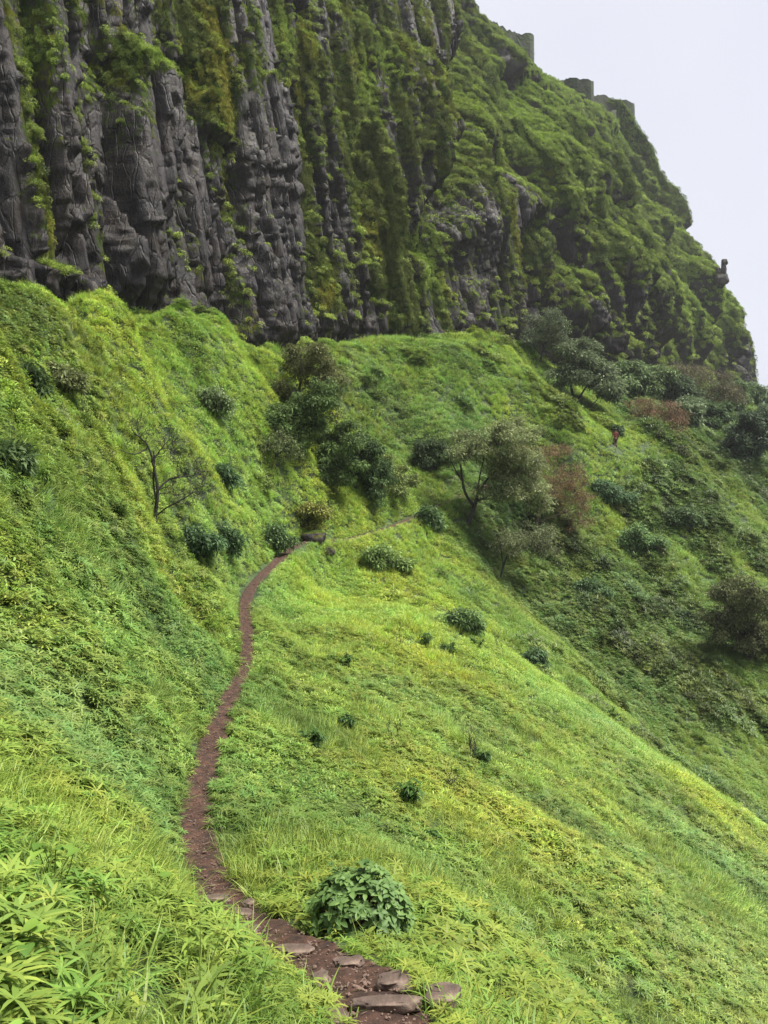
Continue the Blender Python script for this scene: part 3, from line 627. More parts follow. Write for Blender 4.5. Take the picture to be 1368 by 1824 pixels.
def ground_normal(x, y):
    e = .15+.004*np.hypot(x, y); dzx = (Hq(x+e, y)-Hq(x-e, y))/(2*e); dzy = (Hq(x, y+e)-Hq(x, y-e))/(2*e)
    n = np.stack([-dzx, -dzy, np.ones_like(x)], 1); return n/np.linalg.norm(n, axis=1)[:, None]
def sample(y0, y1, dens, half=.72):
    n = int(dens*half*(y1*y1-y0*y0)); y = np.sqrt(rng.uniform(y0*y0, y1*y1, n)); x = y*rng.uniform(-half, half, n)
    return x, y
def cliff_front(x, y):     # inside the open ground, not behind the cliff foot
    bxq = np.interp(y, bb[:110, 1], bb[:110, 0]); return x > bxq-3.0
pieces = {'herbs': [], 'clumps': []}
for (y0, y1, dens, coll, s0, s1) in [(.9, 4, 330, 'herbs', .55, 1.05), (4, 9, 240, 'herbs', .7, 1.15), (9, 16, 150, 'herbs', .75, 1.2), (16, 26, 70, 'herbs', .9, 1.45), (9, 16, 9, 'clumps', .5, .8), (16, 26, 24, 'clumps', .45, .9), (26, 46, 42, 'clumps', .42, .95), (46, 80, 20, 'clumps', .65, 1.35), (80, 150, 5, 'clumps', 1.3, 2.4)]:
    x, y = sample(y0, y1, dens*1.35, .62 if y0 < 20 else .74)
    d, _ = path_dist(x, y); k = (d > (path_half(y)+.02+.04*rng.random(len(x)))*(y < 54)-1e-3*(y >= 54)+(np.where(y < 40, .16, .14)*((y < 51) & (y > 20)) if coll == 'clumps' else 0)) & cliff_front(x, y)
    nzq = ground_normal(x, y)[:, 2]; k &= rng.random(len(x)) < np.clip(.62/nzq, .4, 1)
    # thin spots show the soil
    th = pn(x/1.1, y/1.1, 0, 61); k &= (rng.random(len(x)) > .55*sm(.35, .7, th))
    k &= ~((np.abs(x-20.0) < .6) & (y > 66.7) & (y < 67.8) & (rng.random(len(x)) < .75)); x, y, d = x[k], y[k], d[k]
    nn = ground_normal(x, y); z = Hq(x, y)
    sc_ = rng.uniform(s0, s1, len(x))*(1+.25*pn(x/2.3, y/2.3, 0, 62))
    sc_ *= np.where(d < .5, .75, 1.0)
    tn = tint_at(x, y); g = fbm(x/2.6, y/2.6, 0, 2, 63)+.25*rng.normal(size=len(x))
    lum = tn[:, 1]; tn = tn*(np.where(x < -.1*y-.3, .96, .86)[:, None] if coll == 'herbs' else 1.48)
    if coll == 'herbs':
        kinds = np.where(g < -.35, 6, np.where(g < -.1, 2, np.where(g < .2, 0, np.where(g < .42, 4, 3))))+(rng.random(len(x)) < .5)
        ng = (y < 4.2) & (x < 0); kinds = np.where(ng & (rng.random(len(x)) < .22), 6+(rng.random(len(x)) < .5), kinds)
        kinds = np.where((kinds >= 6) & (x > -.2) & (rng.random(len(x)) < .35), 2, kinds)
    else:
        kinds = np.where(g < -.3, 2, np.where(g < .1, 0, np.where(g < .35, 1, 4)))
        kinds = np.where((lum < .20) & (y > 30) & (rng.random(len(x)) < .75), np.where(rng.random(len(x)) < .6, 3, 1), kinds)
    pieces[coll].append((np.stack([x, y, z-.02], 1), nn, sc_, kinds, tn))
x, y = sample(34, 80, 9.0, .68); rf = sm(2, 9, x-.10*y); k = (rng.random(len(x)) < (.10+.9*rf)*sm(-.1, .35, fbm(x/5, y/5, 0, 2, 64))) & cliff_front(x, y) & (path_dist(x, y)[0] > 1.4); x, y = x[k], y[k]
pieces['clumps'].append((np.stack([x, y, Hq(x, y)-.1], 1), ground_normal(x, y), rng.uniform(1.1, 2.6, len(x))*(.6+.4*y/60), rng.choice([1, 3, 3, 4, 0], len(x)), tint_at(x, y)*rng.uniform(.4, 1.05, (len(x), 1))))
x, y = sample(9, 32, 2.0, .62); k = (x < -.13*y-1.5) & (pn(x/2.4, y/2.4, 0, 65) > .0) & (path_dist(x, y)[0] > 1.0) & cliff_front(x, y); x, y = x[k], y[k]
pieces['clumps'].append((np.stack([x, y, Hq(x, y)-.05], 1), ground_normal(x, y), rng.uniform(.6, 1.35, len(x)), rng.choice([1, 3, 4, 0], len(x)), tint_at(x, y)*rng.uniform(.35, .8, (len(x), 1))))
x, y = sample(40, 135, .9, .62); bq = np.interp(y, bb[:110, 1], bb[:110, 0]); k = (x-bq < 1.5+.07*y) & (x-bq > -1.5) & (rng.random(len(x)) < .7); x, y = x[k], y[k]
pieces['clumps'].append((np.stack([x, y, Hq(x, y)-.1], 1), ground_normal(x, y), rng.uniform(1.2, 2.6, len(x)), rng.choice([1, 3, 4, 0, 2], len(x)), tint_at(x, y)*rng.uniform(.4, 1.1, (len(x), 1))))
cat_ = lambda k, i: np.concatenate([q[i] for q in pieces[k]])
scatter('ground_cover', *[cat_('herbs', i) for i in range(5)], protoA, .45, 'light green herbs and grass covering the near slope')
scatter('undergrowth', *[cat_('clumps', i) for i in range(5)], protoB, .35, 'green leafy undergrowth covering the farther slopes')

# moss and hanging plants on the cliff
area = np.linalg.norm(np.cross(bx_, ax), axis=-1)
vis = (CYm > 20) & (CZm < 125) & (HH > -2) & (UU > -260) & (UU < 1600) & (VV > -220)
wgt = area*sm(.32, .62, moss+.12*rng.normal(size=moss.shape))*vis*(np.where(far > .5, 1.0, 1.0))*sm(crest+9, crest, HH)
dd_ = np.maximum(np.hypot(CXm, CYm), 20)
wgt = wgt/(dd_/60)**1.7
pr = (wgt/wgt.sum()).ravel(); NM = 330000
ii = rng.choice(len(pr), NM, p=pr)
mp_ = np.stack([CXm.ravel()[ii], CYm.ravel()[ii], CZm.ravel()[ii]], 1); mn = Nn.reshape(-1, 3)[ii]
mp_ = mp_+rng.normal(0, .08, mp_.shape); dm = np.hypot(mp_[:, 0], mp_[:, 1])
ms = rng.uniform(.30, .85, NM)*(dm/60)**.8*(.8+.5*np.clip(mn[:, 2], 0, 1))
mt_n = fbm(SS.ravel()[ii]/5, HH.ravel()[ii]/8, 0, 3, 71); mt_m = fbm(SS.ravel()[ii]/2, HH.ravel()[ii]/3, 0, 2, 72); fr = far.ravel()[ii]
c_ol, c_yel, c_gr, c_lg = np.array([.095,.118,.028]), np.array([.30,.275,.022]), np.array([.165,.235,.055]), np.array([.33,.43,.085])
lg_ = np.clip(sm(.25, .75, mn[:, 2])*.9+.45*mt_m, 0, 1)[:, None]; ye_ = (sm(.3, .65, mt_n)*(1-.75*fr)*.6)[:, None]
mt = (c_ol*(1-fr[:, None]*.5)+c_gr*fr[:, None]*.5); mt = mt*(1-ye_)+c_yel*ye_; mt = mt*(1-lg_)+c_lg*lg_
for (u_, v_, ru_, rv_) in [(815,460,30,80),(90,110,34,130),(270,100,60,34),(500,60,40,50),(690,120,30,60),(830,230,30,40),(940,180,60,110),(1090,230,50,50),(1220,540,70,60)]:
    g_ = (.8*np.exp(-(((UU.ravel()[ii]-u_)/ru_)**2+((VV.ravel()[ii]-v_)/rv_)**2)))[:, None]; mt = mt*(1-g_)+np.array([.30,.42,.075])*g_
mt = mt*rng.uniform(.75, 1.25, (NM, 1))
nt_ = 9000; w2 = (wgt*sm(.12, .5, Nn[..., 2])).ravel(); w2 /= w2.sum(); i2 = rng.choice(len(w2), nt_, p=w2)
tp = np.stack([CXm.ravel()[i2], CYm.ravel()[i2], CZm.ravel()[i2]], 1); d_2 = np.hypot(tp[:, 0], tp[:, 1]); f_2 = far.ravel()[i2]
tt_ = np.where((rng.random(nt_) < .5)[:, None], np.array([.26,.36,.055]), np.array([.12,.19,.04]))*rng.uniform(.7, 1.2, (nt_, 1))
scatter('ledge_plants', tp, Nn.reshape(-1, 3)[i2], rng.uniform(.5, 1.5, nt_)*(1+.6*f_2)*rng.uniform(.6, 1, nt_), rng.choice([0, 2, 2, 4, 1], nt_), tt_, protoB, .5, 'tufts of grass and small shrubs on the cliff ledges')
scatter('moss', mp_, mn, ms, (rng.random(NM) < .5).astype(int), mt, protoC, .75, 'moss and small ferns clinging to the cliff')
#STUFF_END

# ------------------------------------------------------------------ trees and shrubs
def frame(d):
    a = np.array([0, 0, 1.0]) if abs(d[2]) < .9 else np.array([1.0, 0, 0])
    u = np.cross(d, a); u /= np.linalg.norm(u); return u, np.cross(d, u)
def tubes(paths):
    """paths: list of (points, radii) -> one mesh of tapered, bark-covered tubes"""
    V, F, n = [], [], 0
    for p, r in paths:
        p = np.asarray(p); k = 6 if r[0] > .03 else (4 if r[0] > .008 else 3)
        t = np.gradient(p, axis=0); t /= np.linalg.norm(t, axis=1)[:, None]+1e-9
        an = np.arange(k)*6.2832/k
        for i in range(len(p)):
            u, v = frame(t[i]) if i == 0 else (u-(u@t[i])*t[i], None)
            u = u/np.linalg.norm(u); v = np.cross(t[i], u)
            V.append(p[i]+r[i]*(np.cos(an)[:, None]*u+np.sin(an)[:, None]*v))
        for i in range(len(p)-1):
            for j in range(k):
                a = n+i*k+j; b = n+i*k+(j+1) % k; F.append((a, b, b+k, a+k))
        n += k*len(p)
    return np.vstack(V), np.array(F)
def curve(a, b, bend, wob, k=6):
    t = np.linspace(0, 1, k)[:, None]; p = a+(b-a)*t; L_ = np.linalg.norm(b-a)
    p = p+np.sin(t*math.pi)*np.array([0, 0, bend*L_])
    j = rng.normal(0, wob*L_, (k, 3)); j[0] = 0; j[-1] = 0
    return p+j
def leaf_quads(C, D, L_, W, droop=.25):
    """many simple leaves at once: centre C, direction D"""
    n = len(C); up = np.array([0, 0, 1.0])+rng.normal(0, .5, (n, 3)); s = np.cross(D, up); s /= np.linalg.norm(s, axis=1)[:, None]+1e-9
    L_ = L_*rng.uniform(.7, 1.3, n)[:, None]; W = W*rng.uniform(.7, 1.3, n)[:, None]
    a = C; m = C+D*L_*.5; e = C+D*L_-np.array([0, 0, 1.0])*L_*droop
    V = np.stack([a, m-s*W*.5, e, m+s*W*.5], 1).reshape(-1, 3)
    return V, np.arange(4*n).reshape(-1, 4)
def rand_dir(n):
    v = rng.normal(size=(n, 3)); return v/np.linalg.norm(v, axis=1)[:, None]

def wood(name, label, cat, base, limbs, lobes, col, n_sec=10, n_tip=60, leaves=40, lsize=(.16, .06), rc=.35, r0=.09, tip_r=.006, group=None, bark='bark', twigs=2, barkpart=True, colvar=.25, wind=0.0, hang=.3):
    """base (u,v,d); limbs: pixel polylines with depth offset; lobes: crown ellipsoids (u,v,offset,ru,rv) of the survey"""
    if leaves:      # break each lobe of the crown into uneven boughs with gaps between
        nl = []
        for a_, b_, c_, e_, f_ in lobes:
            nl.append((a_, b_, c_, e_*.55, f_*.55))
            for k_ in range(7):
                th = k_*6.283/7+U(-.4, .4); q_ = U(.5, .85); nl.append((a_+math.cos(th)*e_*q_, b_+math.sin(th)*f_*q_, c_+U(-.7, .7)*e_/FPX*base[2], e_*U(.2, .42), f_*U(.18, .36)))
        lobes = nl
    d = base[2]; O = P(*base); gz = Hrow(O[0], O[1]); O[2] = gz
    shift = gz-P(*base)[2]
    W_ = lambda u, v, o=0: P(u, v, d+o)+np.array([0, 0, shift])-O
    root = empty(name, O.tolist()); tag(root, label, cat, group)
    paths = []; pool = []; prad = []
    for lm in limbs:
        pts = np.array([W_(*q) for q in lm['p']]); c = catmull(pts, 5) if len(pts) > 2 else curve(pts[0], pts[1], 0, .03, 8)
        c = c+rng.normal(0, .012, c.shape)*np.linspace(0, 1, len(c))[:, None]
        if lm.get('g'): c[0] -= [0, 0, .35]
        r = np.linspace(lm['r'], lm.get('e', lm['r']*.45), len(c)); paths.append((c, r)); pool.append(c[len(c)//3:]); prad.append(r[len(c)//3:])
    pool_p = np.vstack(pool); pool_r = np.concatenate(prad)
    vol = np.array([q[3]*q[4] for q in lobes], float); vol /= vol.sum()
    def samp(n, shell):
        k = rng.choice(len(lobes), n, p=vol); q = np.array([lobes[i] for i in k], float)
        dv = rand_dir(n)*(rng.uniform(shell, 1, n)**.5)[:, None]
        C = np.array([W_(u, v, o) for u, v, o, _, _ in q]); R = np.stack([q[:, 3]/FPX*d, np.minimum(q[:, 3], q[:, 4]*1.3)/FPX*d, q[:, 4]/FPX*d], 1)
        return C+dv*R
    for level, n, rr, wb in ((0, n_sec, .4, .05), (1, n_sec*4, .3, .06), (2, n_tip, .2, .07)):
        T = samp(n, .15 if level < 2 else .3)
        newp, newr = [], []
        for t in T:
            dd2 = np.linalg.norm((pool_p-t)*[1, 1, .8], axis=1)+np.maximum(0, pool_p[:, 2]-t[2]+.1)*.8
            k = int(dd2.argmin()); a = pool_p[k]; ra = max(min(pool_r[k]*.62, r0*rr), tip_r*1.3)
            c = curve(a, t, -.04 if level == 2 else .06, wb, 6); r = np.linspace(ra, max(ra*.4, tip_r), 6)
            paths.append((c, r)); newp.append(c[2:]); newr.append(r[2:])
        if level < 2: pool_p = np.vstack([pool_p]+newp); pool_r = np.concatenate([pool_r]+newr)
        tips = T
    if twigs:
        ex = np.repeat(tips, twigs, 0)
        for a in ex:
            b = a+(rand_dir(1)[0]+[wind, 0, .35])*rc*.9; paths.append((curve(a, b, 0, .05, 3), [tip_r, tip_r*.7, tip_r*.4]))
    V, F = tubes(paths); link_mesh('trunk' if r0 > .035 else 'stem', V, F, [M[bark]], parent=root, smooth=True)
    if leaves:
        n = len(tips)*leaves; C = np.repeat(tips, leaves, 0); off = rand_dir(n)*(rng.random(n)**.45)[:, None]*rc*[1, 1, .62]
        D = off/(np.linalg.norm(off, axis=1)[:, None]+1e-6)+rand_dir(n)*.7+[wind, 0, -hang+.2]; D /= np.linalg.norm(D, axis=1)[:, None]
        V, F = leaf_quads(C+off, D, lsize[0], lsize[1], hang)
        tv = np.repeat(rng.uniform(1-colvar, 1+colvar, len(tips)), leaves); lv = np.repeat(rng.random(n), 4)
        tint = np.array(col)[None]*1.25*np.repeat(tv, 4)[:, None]
        link_mesh('crown', V, F, [M['crown']], parent=root, attrs={'tint': ('FLOAT_COLOR', np.hstack([tint, np.ones((len(tint), 1))])), 'lv': ('FLOAT', lv)})
    return root
M['crown'] = leaf_mat('tree_leaf', spec=.2, rough=.6, trans=.3, source='GEOMETRY')
SIL, OLV, DRK, MID, BRN = (.185,.215,.095), (.145,.165,.055), (.10,.155,.048), (.110,.165,.060), (.17,.105,.055)

wood('bare_tree', 'bare black leafless tree with a crooked trunk on the left bank', 'tree', (283,948,23.5),
 [dict(p=[(283,948),(277,900),(281,850),(272,800),(262,768),(240,748)], r=.062, e=.022, g=1), dict(p=[(281,880),(274,840),(275,780,.2)], r=.035, e=.025), dict(p=[(281,893),(297,880,-.2),(320,868,-.4),(345,852,-.5)], r=.028, e=.015),
  dict(p=[(280,850),(300,832,.3),(330,825,.6),(362,822,.9)], r=.035, e=.012), dict(p=[(262,775),(240,785,-.3),(215,778,-.5),(190,775,-.6)], r=.022, e=.006), dict(p=[(270,800),(290,772,.3),(310,752,.5)], r=.025, e=.008),
  dict(p=[(250,757),(242,735,.1),(252,712,.2)], r=.02, e=.006), dict(p=[(274,935),(273,905),(276,870)], r=.025, e=.012, g=1)],
 [(335,840,.3,48,28),(300,775,0,34,30),(335,858,-.4,36,20),(255,735,0,26,24),(360,810,.6,26,22)], BRN, n_sec=12, n_tip=170, leaves=0, rc=.32, r0=.04, tip_r=.0055, twigs=3)
wood('slope_tree', 'tall thin-crowned olive tree standing in the gully under the cliff foot', 'tree', (522,752,44),
 [dict(p=[(522,755),(522,725),(532,700),(537,675),(535,645)], r=.13, e=.04, g=1), dict(p=[(530,705),(550,690,.3),(572,672,.5)], r=.06), dict(p=[(534,680),(520,655,-.3),(515,635,-.4)], r=.05), dict(p=[(526,722),(555,720,.4),(580,712,.7)], r=.05)],
 [(560,655,0,46,42),(592,690,.6,36,34),(528,640,-.3,30,26),(575,735,.4,36,30),(505,700,-.5,22,18)], (.12,.13,.05), n_sec=14, n_tip=210, leaves=48, lsize=(.18,.07), rc=.36, r0=.1)
wood('slope_tree', 'small sparse tree leaning left of the tall thin-crowned tree', 'tree', (487,792,39),
 [dict(p=[(487,795),(492,775),(505,765),(512,752)], r=.06, e=.03, g=1), dict(p=[(495,775),(478,758,-.2),(465,748,-.3)], r=.035)],
 [(490,748,0,34,22),(515,770,.3,26,16)], (.12,.15,.06), n_sec=8, n_tip=60, leaves=26, lsize=(.14,.05), rc=.3, r0=.05)
def bushy(name, label, cat, u, v, d, lobes, col, n_tip=110, lsize=(.15,.06), rc=.4, leaves=42, group=None, r=.07, **kw):
    rc *= .8; lsize = (lsize[0]*1.25, lsize[1]*1.3); kw.setdefault('colvar', .42)
    lobes = [(a_, b_-d_*.15, c_, r_*1.22, d_*1.2) for a_, b_, c_, r_, d_ in lobes]; n_tip = int(n_tip*1.5)
    top = min(q[1] for q in lobes)
    cu = lobes[0][0]
    return wood(name, label, cat, (u, v, d), [dict(p=[(u, v+2), ((u+cu)/2, v-(v-top)*.35, .2), (cu, v-(v-top)*.7, .1)], r=r, g=1), dict(p=[(u, v-3), (u+(u-cu)*.8+6, v-(v-top)*.5, -.3)], r=r*.6)],
        lobes, col, n_sec=9, n_tip=n_tip, leaves=leaves, lsize=lsize, rc=rc, r0=r, group=group, **kw)
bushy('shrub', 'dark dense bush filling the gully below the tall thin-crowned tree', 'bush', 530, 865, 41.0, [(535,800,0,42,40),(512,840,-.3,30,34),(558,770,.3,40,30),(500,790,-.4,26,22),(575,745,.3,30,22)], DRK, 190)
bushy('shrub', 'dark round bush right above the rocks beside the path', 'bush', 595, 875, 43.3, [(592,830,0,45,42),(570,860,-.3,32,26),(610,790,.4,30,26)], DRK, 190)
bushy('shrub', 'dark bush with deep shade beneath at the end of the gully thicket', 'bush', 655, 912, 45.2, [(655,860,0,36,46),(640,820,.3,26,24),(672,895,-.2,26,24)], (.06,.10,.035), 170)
bushy('shrub', 'paler yellowish bush on the right edge of the gully thicket', 'bush', 700, 892, 48, [(700,865,0,36,26),(680,845,.2,26,20)], (.15,.19,.06), 100)
bushy('shrub', 'yellow-green bush growing over the dark rocks at the path bend', 'bush', 555, 942, 39.6, [(555,912,0,26,20)], (.19,.20,.05), 60, lsize=(.13,.06))
wood('wide_tree', 'large wind-combed tree with grey-green leaves beside the path', 'tree', (828,915,51.0),
 [dict(p=[(828,917),(842,885),(850,860),(862,835),(885,812)], r=.17, e=.06, g=1), dict(p=[(845,878),(828,850,-.4),(822,815,-.6),(818,785,-.8)], r=.10), dict(p=[(846,868),(880,855,.6),(915,850,1.0),(945,848,1.2)], r=.08),
  dict(p=[(858,840),(890,800,.5),(905,765,.7)], r=.07), dict(p=[(850,855),(856,815,.3),(866,775,.4)], r=.07), dict(p=[(822,830,-.5),(806,800,-.8),(800,775,-.9)], r=.05)],
 [(885,780,0,84,50),(930,830,.6,54,46),(838,765,-.6,44,36),(905,742,.4,56,28),(890,845,-.8,50,28),(960,865,.8,30,26),(920,800,-.5,50,40)], SIL, n_sec=22, n_tip=620, leaves=40, lsize=(.20,.075), rc=.42, colvar=.35, r0=.13, wind=.45)
wood('leafless_tree', 'russet-brown leafless tree right behind the large grey-green tree', 'tree', (955,865,56.0),
 [dict(p=[(955,868),(958,830),(950,790),(935,755)], r=.12, g=1), dict(p=[(958,840),(985,800,.5),(1000,770,.8)], r=.07), dict(p=[(957,850),(1000,835,.4),(1030,825,.8)], r=.05)],
 [(980,758,0,60,44),(1012,800,.5,46,46),(930,728,-.3,44,22),(1030,845,.4,26,24)], (.24,.155,.075), n_sec=20, n_tip=620, leaves=16, lsize=(.12,.035), rc=.38, r0=.09, bark='twig', twigs=3, tip_r=.008, wind=.3)
wood('slope_tree', 'sparse pale tree low in the gully below the large grey-green tree', 'tree', (890,1022,49.0),
 [dict(p=[(890,1024),(897,990),(910,965),(930,950)], r=.08, g=1), dict(p=[(896,995),(892,960,-.4),(885,940,-.5)], r=.045), dict(p=[(906,975),(945,955,.4),(975,950,.6)], r=.04)],
 [(935,938,0,56,30),(965,960,.4,32,22),(905,955,-.4,34,24)], (.135,.155,.075), n_sec=14, n_tip=160, leaves=30, lsize=(.15,.055), rc=.38, r0=.06)
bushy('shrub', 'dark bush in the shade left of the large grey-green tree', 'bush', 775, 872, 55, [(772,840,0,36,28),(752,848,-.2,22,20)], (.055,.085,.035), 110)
wood('round_tree', 'dark green round-crowned tree with a forked black trunk on the upper slope', 'tree', (1024,738,76),
 [dict(p=[(1024,740),(1022,715),(1018,695),(1016,675)], r=.2, g=1), dict(p=[(1023,728),(1036,705,.4),(1052,680,.6)], r=.13), dict(p=[(1040,742),(1052,728,.3),(1066,712,.6)], r=.08)],
 [(1040,648,0,46,34),(1074,680,.5,36,26),(1008,668,-.5,30,22),(1030,622,.2,26,14),(1092,702,.4,18,14)], (.13,.165,.085), n_sec=20, n_tip=380, leaves=44, lsize=(.30,.13), rc=.6, colvar=.4, r0=.14, tip_r=.012)
wood('round_tree', 'smaller grey-green tree left of the forked round-crowned tree', 'tree', (962,705,80),
 [dict(p=[(962,707),(966,680),(970,655)], r=.13, g=1), dict(p=[(965,690),(948,670,-.3),(940,650,-.4)], r=.06)],
 [(972,635,0,36,30),(948,655,-.3,24,22),(995,660,.3,24,24)], (.12,.15,.08), n_sec=12, n_tip=170, leaves=36, lsize=(.22,.09), rc=.55, r0=.1, tip_r=.01)
FB = [('mid-green spreading tree close right of the forked round-crowned tree', 1142,722,92, [(1145,685,0,50,26),(1110,668,-.5,28,18)], (.12,.17,.07),'far_tree'),
 ('dark rounded tree below the cliff, right of the mid-green spreading tree', 1208,752,96, [(1210,722,0,38,22),(1190,705,.5,34,16)], (.075,.105,.055),'far_tree'),
 ('pale silvery bush directly right of the brown leafless shrub', 1228,782,86, [(1226,752,0,24,22)], (.16,.21,.11),'shrub'),
 ('bush with dull leaves pressed against the foot of the far cliff', 1105,668,118, [(1108,655,0,26,14)], (.09,.12,.05),'shrub'),
 ('dark tree at the right edge with a spreading crown above the slope', 1332,845,82, [(1335,790,0,42,36),(1310,820,-.5,22,20),(1360,770,.5,30,26)], (.07,.10,.055),'far_tree'),
 ('light green tree on the skyline at the right edge under the cliff end', 1335,740,128, [(1342,722,0,36,18),(1320,735,.5,20,14)], (.11,.16,.07),'far_tree'),
 ('round grey-green tree between the cliff end and the right edge', 1300,770,112, [(1305,748,0,34,22),(1275,762,-.5,22,16)], (.10,.15,.06),'far_tree'),
 ('low dark tree halfway between the brown shrub and the right edge', 1270,805,92, [(1268,785,0,30,18)], (.08,.125,.05),'far_tree'),
 ('small bush on the crest of the slope behind the walker', 1098,772,70.5, [(1096,764,0,12,9)], (.06,.10,.04),'shrub')]
for (lb, u, v, d, lobes, col, nm) in FB:
    small = 'walker' in lb
    bushy(nm, lb, 'bush' if nm == 'shrub' else 'tree', u, v, d, lobes, col, 30 if small else 130, lsize=(.2, .09) if small else (.34, .14), rc=.3 if small else .8, leaves=40, r=.05 if small else .13, tip_r=.015)
wood('leafless_tree', 'large brown thinly leaved tree with a fan of bare branches below the far cliff', 'tree', (1243,740,104),
 [dict(p=[(1225,742),(1222,710),(1215,680),(1208,662)], r=.2, g=1), dict(p=[(1240,740),(1262,712,.5),(1290,690,.8)], r=.16, g=1), dict(p=[(1250,725),(1285,715,.4),(1310,712,.6)], r=.09)],
 [(1212,682,0,44,32),(1275,692,.5,46,30),(1300,712,.5,30,22),(1240,668,0,30,20)], (.12,.115,.06), n_sec=18, n_tip=330, leaves=18, lsize=(.3,.1), rc=.8, r0=.14, bark='twig', tip_r=.014, twigs=3)
wood('leafless_tree', 'brown leafless shrub with several thin stems right of the walker', 'tree', (1160,778,79),
 [dict(p=[(1148,778),(1150,762),(1160,745)], r=.08, g=1), dict(p=[(1162,780),(1172,760,.3),(1190,748,.4)], r=.07, g=1), dict(p=[(1186,790),(1198,776,.2),(1210,764,.4)], r=.06, g=1)],
 [(1150,738,0,34,20),(1185,750,.4,36,22),(1205,770,.3,22,16)], (.23,.145,.08), n_sec=14, n_tip=300, leaves=12, lsize=(.18,.06), rc=.5, r0=.05, bark='twig', tip_r=.011, twigs=3)
bushy('shrub', 'big brownish bush at the right edge halfway down the slope', 'bush', 1335, 1215, 50, [(1325,1120,0,52,50),(1350,1170,.5,44,44),(1292,1140,-.5,30,28)], (.105,.12,.05), 300, lsize=(.16,.06), rc=.45, r=.1)
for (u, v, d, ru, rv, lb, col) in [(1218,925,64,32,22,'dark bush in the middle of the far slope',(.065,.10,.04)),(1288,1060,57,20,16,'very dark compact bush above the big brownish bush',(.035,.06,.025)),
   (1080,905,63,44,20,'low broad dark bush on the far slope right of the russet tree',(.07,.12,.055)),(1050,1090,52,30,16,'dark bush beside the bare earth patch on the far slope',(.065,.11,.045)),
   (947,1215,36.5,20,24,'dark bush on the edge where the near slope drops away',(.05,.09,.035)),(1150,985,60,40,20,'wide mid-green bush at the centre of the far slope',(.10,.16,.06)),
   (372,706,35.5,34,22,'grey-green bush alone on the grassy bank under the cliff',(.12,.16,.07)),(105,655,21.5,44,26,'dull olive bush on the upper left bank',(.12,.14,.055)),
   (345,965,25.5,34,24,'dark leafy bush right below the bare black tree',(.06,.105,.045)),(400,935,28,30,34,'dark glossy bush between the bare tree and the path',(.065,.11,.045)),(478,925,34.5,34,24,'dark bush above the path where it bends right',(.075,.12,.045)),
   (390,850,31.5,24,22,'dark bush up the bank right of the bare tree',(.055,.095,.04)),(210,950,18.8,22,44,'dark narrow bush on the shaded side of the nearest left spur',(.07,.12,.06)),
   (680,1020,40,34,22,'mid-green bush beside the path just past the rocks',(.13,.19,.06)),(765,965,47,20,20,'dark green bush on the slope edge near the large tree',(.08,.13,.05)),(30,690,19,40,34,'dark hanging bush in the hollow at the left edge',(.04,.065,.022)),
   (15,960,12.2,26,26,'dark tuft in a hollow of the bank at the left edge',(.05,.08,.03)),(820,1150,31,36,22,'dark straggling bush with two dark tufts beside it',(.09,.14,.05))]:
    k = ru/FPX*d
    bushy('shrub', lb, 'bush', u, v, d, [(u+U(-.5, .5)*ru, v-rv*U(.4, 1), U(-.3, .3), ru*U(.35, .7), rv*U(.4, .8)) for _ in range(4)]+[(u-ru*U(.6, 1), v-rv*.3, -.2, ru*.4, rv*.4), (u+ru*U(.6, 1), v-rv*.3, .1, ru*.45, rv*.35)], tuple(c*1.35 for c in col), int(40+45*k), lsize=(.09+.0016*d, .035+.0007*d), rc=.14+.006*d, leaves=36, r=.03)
# small dark saplings scattered on the open slope: crowded drooping leaves on a short stem
def sapling(label, u, v, d, h, wd, col):
    O = P(u, v, d); O[2] = Hrow(O[0], O[1]); root = empty('sapling', O.tolist()); tag(root, label, 'shrub', 'dark saplings on the open slope')
    paths = []; C = []
    for i in range(7):
        t = np.array([U(-1, 1)*wd*.5, U(-1, 1)*wd*.5, h*U(.55, 1)]); c = curve(np.array([0, 0, -.1]), t, .05, .04, 6); paths.append((c, np.linspace(.012, .004, 6))); C += [t, c[4], c[3]]
    V, F = tubes(paths); link_mesh('stem', V, F, [M['bark']], parent=root, smooth=True)
    g = Leaves()
    for c in C:
        for k in range(13): g.leaf(c+rng.normal(0, .02, 3), dirv(U(0, 6.28), U(-.5, .8)), UP, U(.11, .17), U(.025, .038), U(.8, 1.6), 4, .5, fold=.15)
    o = g.obj('foliage', M['sap'], True); COL.objects.link(o); o.parent = root
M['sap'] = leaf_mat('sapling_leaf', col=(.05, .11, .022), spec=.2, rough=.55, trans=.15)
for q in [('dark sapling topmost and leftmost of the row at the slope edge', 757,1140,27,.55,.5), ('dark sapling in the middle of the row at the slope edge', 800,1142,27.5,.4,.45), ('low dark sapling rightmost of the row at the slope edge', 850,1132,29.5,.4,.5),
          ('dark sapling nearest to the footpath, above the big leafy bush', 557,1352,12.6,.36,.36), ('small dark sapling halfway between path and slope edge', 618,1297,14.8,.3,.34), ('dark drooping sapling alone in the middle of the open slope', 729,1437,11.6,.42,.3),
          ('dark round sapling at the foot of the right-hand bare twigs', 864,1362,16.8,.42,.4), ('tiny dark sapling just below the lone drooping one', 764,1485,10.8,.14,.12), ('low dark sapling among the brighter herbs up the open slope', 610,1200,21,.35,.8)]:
    sapling(*q, None)
